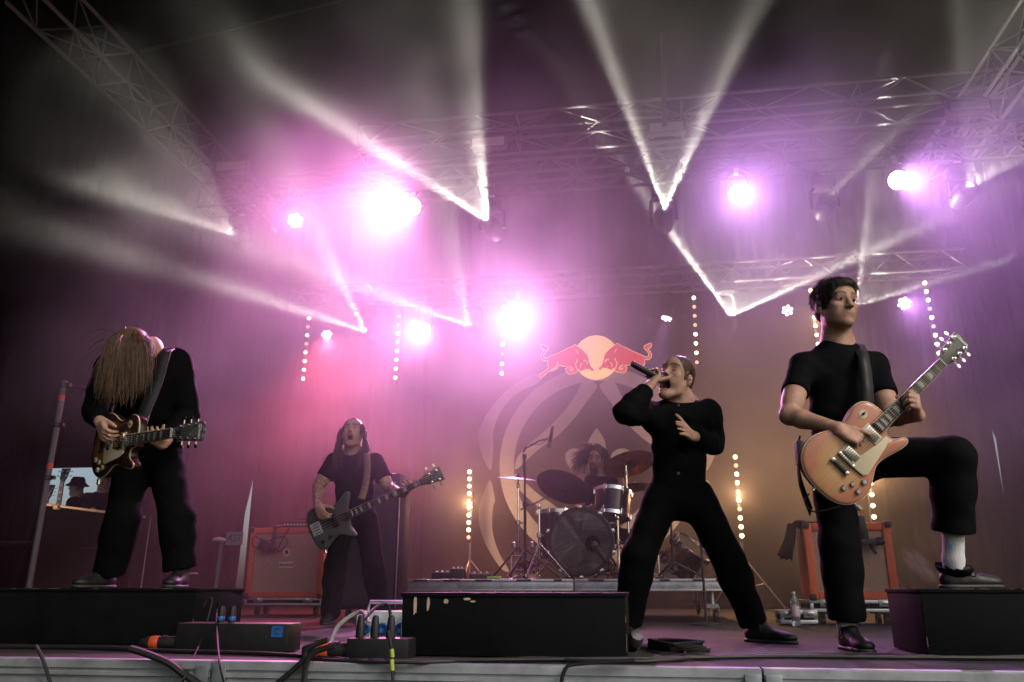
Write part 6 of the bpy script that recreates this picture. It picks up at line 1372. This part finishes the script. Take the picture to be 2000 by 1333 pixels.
b = MB(); b.tube([Mb @ Vector((q*.0042, .080-.0004*q*q, -.0645)) for q in range(-4, 5)], .0042, 6); b.build('upper_teeth', 'teeth', bsn)
r_, f_, u_ = axes(neck, pel, Sr, Sl)
sh = torso_prims(neck, pel, Sr, Sl, 1.05, 1.0, .062, 1.02)
for S, E_, t_ in ((Sr, Er, .66), (Sl, El, .70)):
    e = S.lerp(E_, t_); sh += [cap(S, e, .066, .072, .03), cut(e-(E_-S).normalized()*.004, E_-S, .12)]
sh += [cap(neck, neck+UP*.12, .062, .07, .006, 's')]
sdf_obj('t_shirt', sh, .0095, 'black_cotton', bsn, folds(.003, 1., 4.4))
Hr, Hl = P(672, 1015, Db+.05), P(715, 1015, Db+.05); Kr, Ar = P(655, 1110, Db), P(645, 1200, Db+.1); Kl, Al = P(730, 1110, Db), P(742, 1200, Db+.1)
for q in (Ar, Al): q.z = .09
sdf_obj('trousers', [ell(pel-UP*.03, (.165, .125, .12), None, .05)] + leg_prims(Hr, Kr, Ar, (.10, .085, .08, .08)) + leg_prims(Hl, Kl, Al, (.10, .085, .08, .08)), .011, 'black_denim', bsn, folds(.003, .8, 6.))
for A_ in (Ar, Al):
    q = A_.copy(); q.z = 0; shoe('shoe', q+FWD*.06, q-FWD*.2, UP, bsn, lace=False)
rn = random.Random(21); lines = []; Rm = Hb.to_3x3()
for i in range(700):
    a = rn.uniform(0, 2*PI); ph = rn.uniform(.0, 1.9); d = Vector((math.sin(ph)*math.cos(a), math.sin(ph)*math.sin(a), math.cos(ph)))
    if d.y > .30 and d.z < .80: continue
    q = Hb @ Vector((d.x*.079, -.016+d.y*.10, .040+d.z*.086)); sd_ = 1 if d.x*1.0+rn.gauss(0, .03) > 0 else -1
    tgt = neck + (r_*sd_*rn.uniform(.05, .145)) + f_*rn.uniform(.085, .15) - UP*rn.uniform(.02, .17); side = Hb @ Vector((sd_*rn.uniform(.092, .112), rn.uniform(-.05, .045), -.03))
    lines.append(spline([q, q.lerp(side, .55) + (Rm @ d)*.018, side, tgt.lerp(side, .45)+r_*sd_*.01, tgt + RGT*rn.gauss(0, .012)], 3))
for i in range(14):
    q = neck + r_*rn.uniform(.10, .13) ; lines.append(spline([Hb @ Vector((.08, -.02, .0)), q+UP*.04, q - UP*.02 + r_*rn.uniform(.03, .10), q - UP*rn.uniform(.02, .09)+r_*rn.uniform(.06, .14)], 4))
strands('hair', lines, 'hair_brown', bsn, .0036, .0010)
sdf_obj('scalp_hair', hair_cap(Hb, sb_, .006, .066, -.10), .007, 'hair_brown', bsn)
MBs = guitar_frame(P(622, 1032, Db-.30), P(819, 944, Db-.42), -FWD - UP*.12, 1.0)
bgt = guitar('grey offset bass guitar held by the long-haired bass player', MBs, 'gunmetal', 'gunmetal', 'bass', 'steel', hs='gunmetal')
bgt.scale = Vector((1, 1, 1))*((P(819, 944, Db-.42)-P(622, 1032, Db-.30)).length/.80)
strap('guitar_strap', [neck-r_*.08+FWD*.04+UP*.02, P(716, 890, Db-.14), P(717, 920, Db-.16), P(713, 950, Db-.18), P(706, 975, Db-.24)], .055, mat('strap_tan', (.22, .13, .09), .7, var=.5, vscale=60), bsn, [UP-FWD, -FWD, -FWD, -FWD])

# ============ drummer
Dd = 8.15; dz0 = P(1170, 1040, Dd); dr = person(Vector((dz0.x, dz0.y, rz)), 'drummer with flying long hair seated behind the drum kit')
hc = P(1163, 892, Dd-.05); Hd_ = head_frame(hc, -FWD*.85 - RGT*.25 - UP*.30, UP*.9 + RGT*.15); 
neck = P(1172, 925, Dd); Sr, Sl = P(1136, 938, Dd-.02), P(1206, 936, Dd+.02); pel = P(1168, 1040, Dd+.10)
Er, Wr = P(1126, 972, Dd-.05), P(1133, 992, Dd-.30); El, Wl = P(1222, 975, Dd), P(1218, 992, Dd-.27)
bp = head_prims(Hd_, neck-UP*.03) + arm_prims(Sr, Er, Wr) + arm_prims(Sl, El, Wl) + [cap(neck, pel, .08, .09, .05), cap(Sr, Sl, .05, None, .04)]
hr = hand_prims(Wr, -FWD-RGT*.2, -UP, RGT, [(.9, 1.2, .8)]*4); hl = hand_prims(Wl, -FWD-RGT*.5, -UP, -RGT, [(.9, 1.2, .8)]*4)
sdf_obj('body', bp+hr+hl, .0075, 'skin_warm', dr, color=head_color(Hd_, 1., stubble=1.0))
sh = torso_prims(neck, pel, Sr, Sl, 1.02, 1.0, .045) + [cut(Sr+RGT*-.0, Sr-Sl, .10), cut(Sl, Sl-Sr, .10), cap(neck, neck+UP*.12, .06, .07, .006, 's')]
sdf_obj('vest', sh, .0105, 'black_cotton', dr, folds(.003, 1., 9.))
Hr, Hl = P(1150, 1045, Dd+.08), P(1190, 1045, Dd+.08); Kr, Kl = P(1110, 1050, Dd-.35), P(1235, 1050, Dd-.35); Ar, Al = Kr.copy(), Kl.copy(); Ar.z = Al.z = rz+.09
sdf_obj('trousers', [ell(pel, (.165, .13, .12), None, .05)] + leg_prims(Hr, Kr, Ar) + leg_prims(Hl, Kl, Al), .012, 'black_denim', dr)
for A_ in (Ar, Al):
    q = A_.copy(); q.z = rz; shoe('shoe', q+FWD*.06, q-FWD*.2, UP, dr, lace=False)
rn = random.Random(31); lines = []; Rm = Hd_.to_3x3(); f_ = -FWD
for i in range(480):
    a = rn.uniform(0, 2*PI); ph = rn.uniform(0, 1.85); d = Vector((math.sin(ph)*math.cos(a), math.sin(ph)*math.sin(a), math.cos(ph)))
    if d.y > .35 and d.z < .75: continue
    q = Hd_ @ Vector((d.x*.079, -.016+d.y*.10, .040+d.z*.086)); left = (Rm @ d).dot(RGT) < .15
    if left: tgt = P(rn.uniform(1112, 1145), rn.uniform(884, 925), Dd-.05+rn.gauss(0, .05)); mid = q.lerp(tgt, .5) + UP*rn.gauss(.0, .02) - RGT*.02
    else: tgt = P(rn.uniform(1178, 1192), rn.uniform(905, 935), Dd-.05+rn.gauss(0, .04)); mid = q.lerp(tgt, .5) + RGT*.03
    lines.append(spline([q, q.lerp(mid, .5)+(Rm @ d)*.015, mid, tgt], 3))
for i in range(120): 
    q = Hd_ @ Vector((rn.uniform(-.04, .04), rn.uniform(.05, .085), -.095+rn.uniform(-.01, .02))); lines.append([q, q - UP*.03 - FWD*.01, q - UP*rn.uniform(.05, .09)])
strands('hair', lines, 'hair_dark', dr, .0042, .0012)
sdf_obj('scalp_hair', hair_cap(Hd_, 1., .008, .05, -.09), .008, 'hair_dark', dr)
for W_, tp_, lab in ((Wr, P(1096, 1004, Dd-.5), 'left'), (Wl, P(1172, 995, Dd-.55), 'right')):
    b = MB(); d = (tp_-W_).normalized(); hp_ = W_ - FWD*.07 - UP*.02; b.tube([hp_-d*.1, hp_+d*.26, hp_+d*.29, hp_+d*.30], [.007, .0065, .004, .006], 8); o = b.build('drumstick', mat('hickory', (.45, .30, .17), .5)); tag(o, "wooden drumstick in the drummer's hand at the %s" % lab, 'drumstick', 'drumsticks')
q = Vector((pel.x, pel.y, rz)); t = empty('drum_stool', tuple(q), label='round black drum stool under the drummer', cat='stool')
b = MB(); b.lathe([(.15, pel.z-rz-.16), (.16, pel.z-rz-.15), (.16, pel.z-rz-.10), (.14, pel.z-rz-.09), (.0001, pel.z-rz-.09)], 24); b.build('seat', 'black_plastic', t); b = MB(); b.tube([(0, 0, .1), (0, 0, pel.z-rz-.15)], .014, 8); tripod(b, Vector((0, 0, 0)), .25, .2, .3); b.build('legs', 'chrome', t)

# ============ crew seen against the sky in the left doorway
def crew(px, top_py, D, label, hat=None, folded=False, face=None):
    z0 = 0.; hd = P(px, top_py, D); H_ = hd.z; fdir = face or (-FWD + RGT*.3); t = person(Vector((hd.x, hd.y, 0)), label); b0 = Vector((hd.x, hd.y, 0))
    s = H_/1.78; f = fdir.normalized(); r = f.cross(UP); Q = lambda a, c_, z: b0 + r*a*s + f*c_*s + UP*z*s
    hc_ = Q(0, .03, 1.655); Hh = head_frame(hc_, f, UP); neck = Q(0, 0, 1.50); pel = Q(0, 0, .95); Sr, Sl = Q(.19, 0, 1.42), Q(-.19, 0, 1.42)
    if folded: Er, Wr, El, Wl = Q(.27, .08, 1.16), Q(.02, .22, 1.17), Q(-.27, .08, 1.16), Q(-.02, .20, 1.22)
    else: Er, Wr, El, Wl = Q(.27, -.02, 1.14), Q(.25, .10, .90), Q(-.27, -.02, 1.14), Q(-.25, .10, .90)
    sdf_obj('body', head_prims(Hh, neck-UP*.03, s=s) + arm_prims(Sr, Er, Wr, s=s) + arm_prims(Sl, El, Wl, s=s) + [ell(Wr + (Wr-Er).normalized()*.06, (.045, .045, .045), None, .02), ell(Wl + (Wl-El).normalized()*.06, (.045, .045, .045), None, .02), cap(neck, pel, .08, .09, .05)], .011, 'skin_warm', t, color=head_color(Hh, s))
    sh = torso_prims(neck, pel, Sr, Sl, 1.08, 1.1) + [cap(Sr, Sr.lerp(Er, .7), .068, .07, .03), cap(Sl, Sl.lerp(El, .7), .068, .07, .03)]
    sdf_obj('t_shirt', sh, .014, 'black_cotton', t)
    kr, kl, ar, al = Q(.11, .02, .50), Q(-.11, .02, .50), Q(.12, 0, .08), Q(-.12, 0, .08)
    sdf_obj('trousers', [ell(pel, (.17, .13, .12), None, .05)] + leg_prims(Q(.09, 0, .9), kr, ar) + leg_prims(Q(-.09, 0, .9), kl, al), .016, 'black_denim', t)
    for q in (ar, al):
        e = Vector((q.x, q.y, 0)); shoe('shoe', e - f*.06, e + f*.2, UP, t, lace=False)
    Mh = Matrix.Translation(-b0) @ Hh
    if hat == 'bucket':
        b = MB(); b.lathe([(.0001, .135), (.070, .130), (.088, .10), (.098, .055), (.150, .015), (.152, .012), (.098, .045), (.09, .05)], 24, Mh); b.build('bucket_hat', 'cover_cloth', t)
    else:
        sdf_obj('hair', hair_cap(Hh, s, .012, .06, -.06), .009, 'hair_dark', t)
crew(158, 934, 11.0, 'crew member in a bucket hat silhouetted in the bright left doorway', 'bucket', face=-FWD*.2-RGT)
crew(208, 921, 10.4, 'crew member with folded arms standing in the left doorway', None, True, face=-FWD+RGT*.2)
# spare guitars on a rack, only their heads rise into the light
q = P(110, 1060, 9.3); t = empty('guitar_rack', (q.x, q.y, 0), (0, 0, .6), 'guitar rack with two upright guitars in the left doorway', 'guitar rack')
b = MB(); b.tube([(-.5, 0, .02), (-.5, 0, .7), (.5, 0, .7), (.5, 0, .02)], .018, 8); b.tube([(-.5, .25, .02), (.5, .25, .02)], .015, 8); b.build('frame', 'black_metal', t)
for k, (px, py) in enumerate(((124, 934), (99, 938))):
    tp_ = P(px, py, 9.3); M = basis(Vector((tp_.x, tp_.y, tp_.z-.86)), UP, -RGT, -FWD)
    guitar('dark guitar on the rack, its headstock against the bright doorway %s' % ('nearest the bucket hat' if k == 0 else 'nearest the scaffold tube'), M, 'tobacco_burst', 'tobacco_burst', 'lp' if k else 'bass', None)
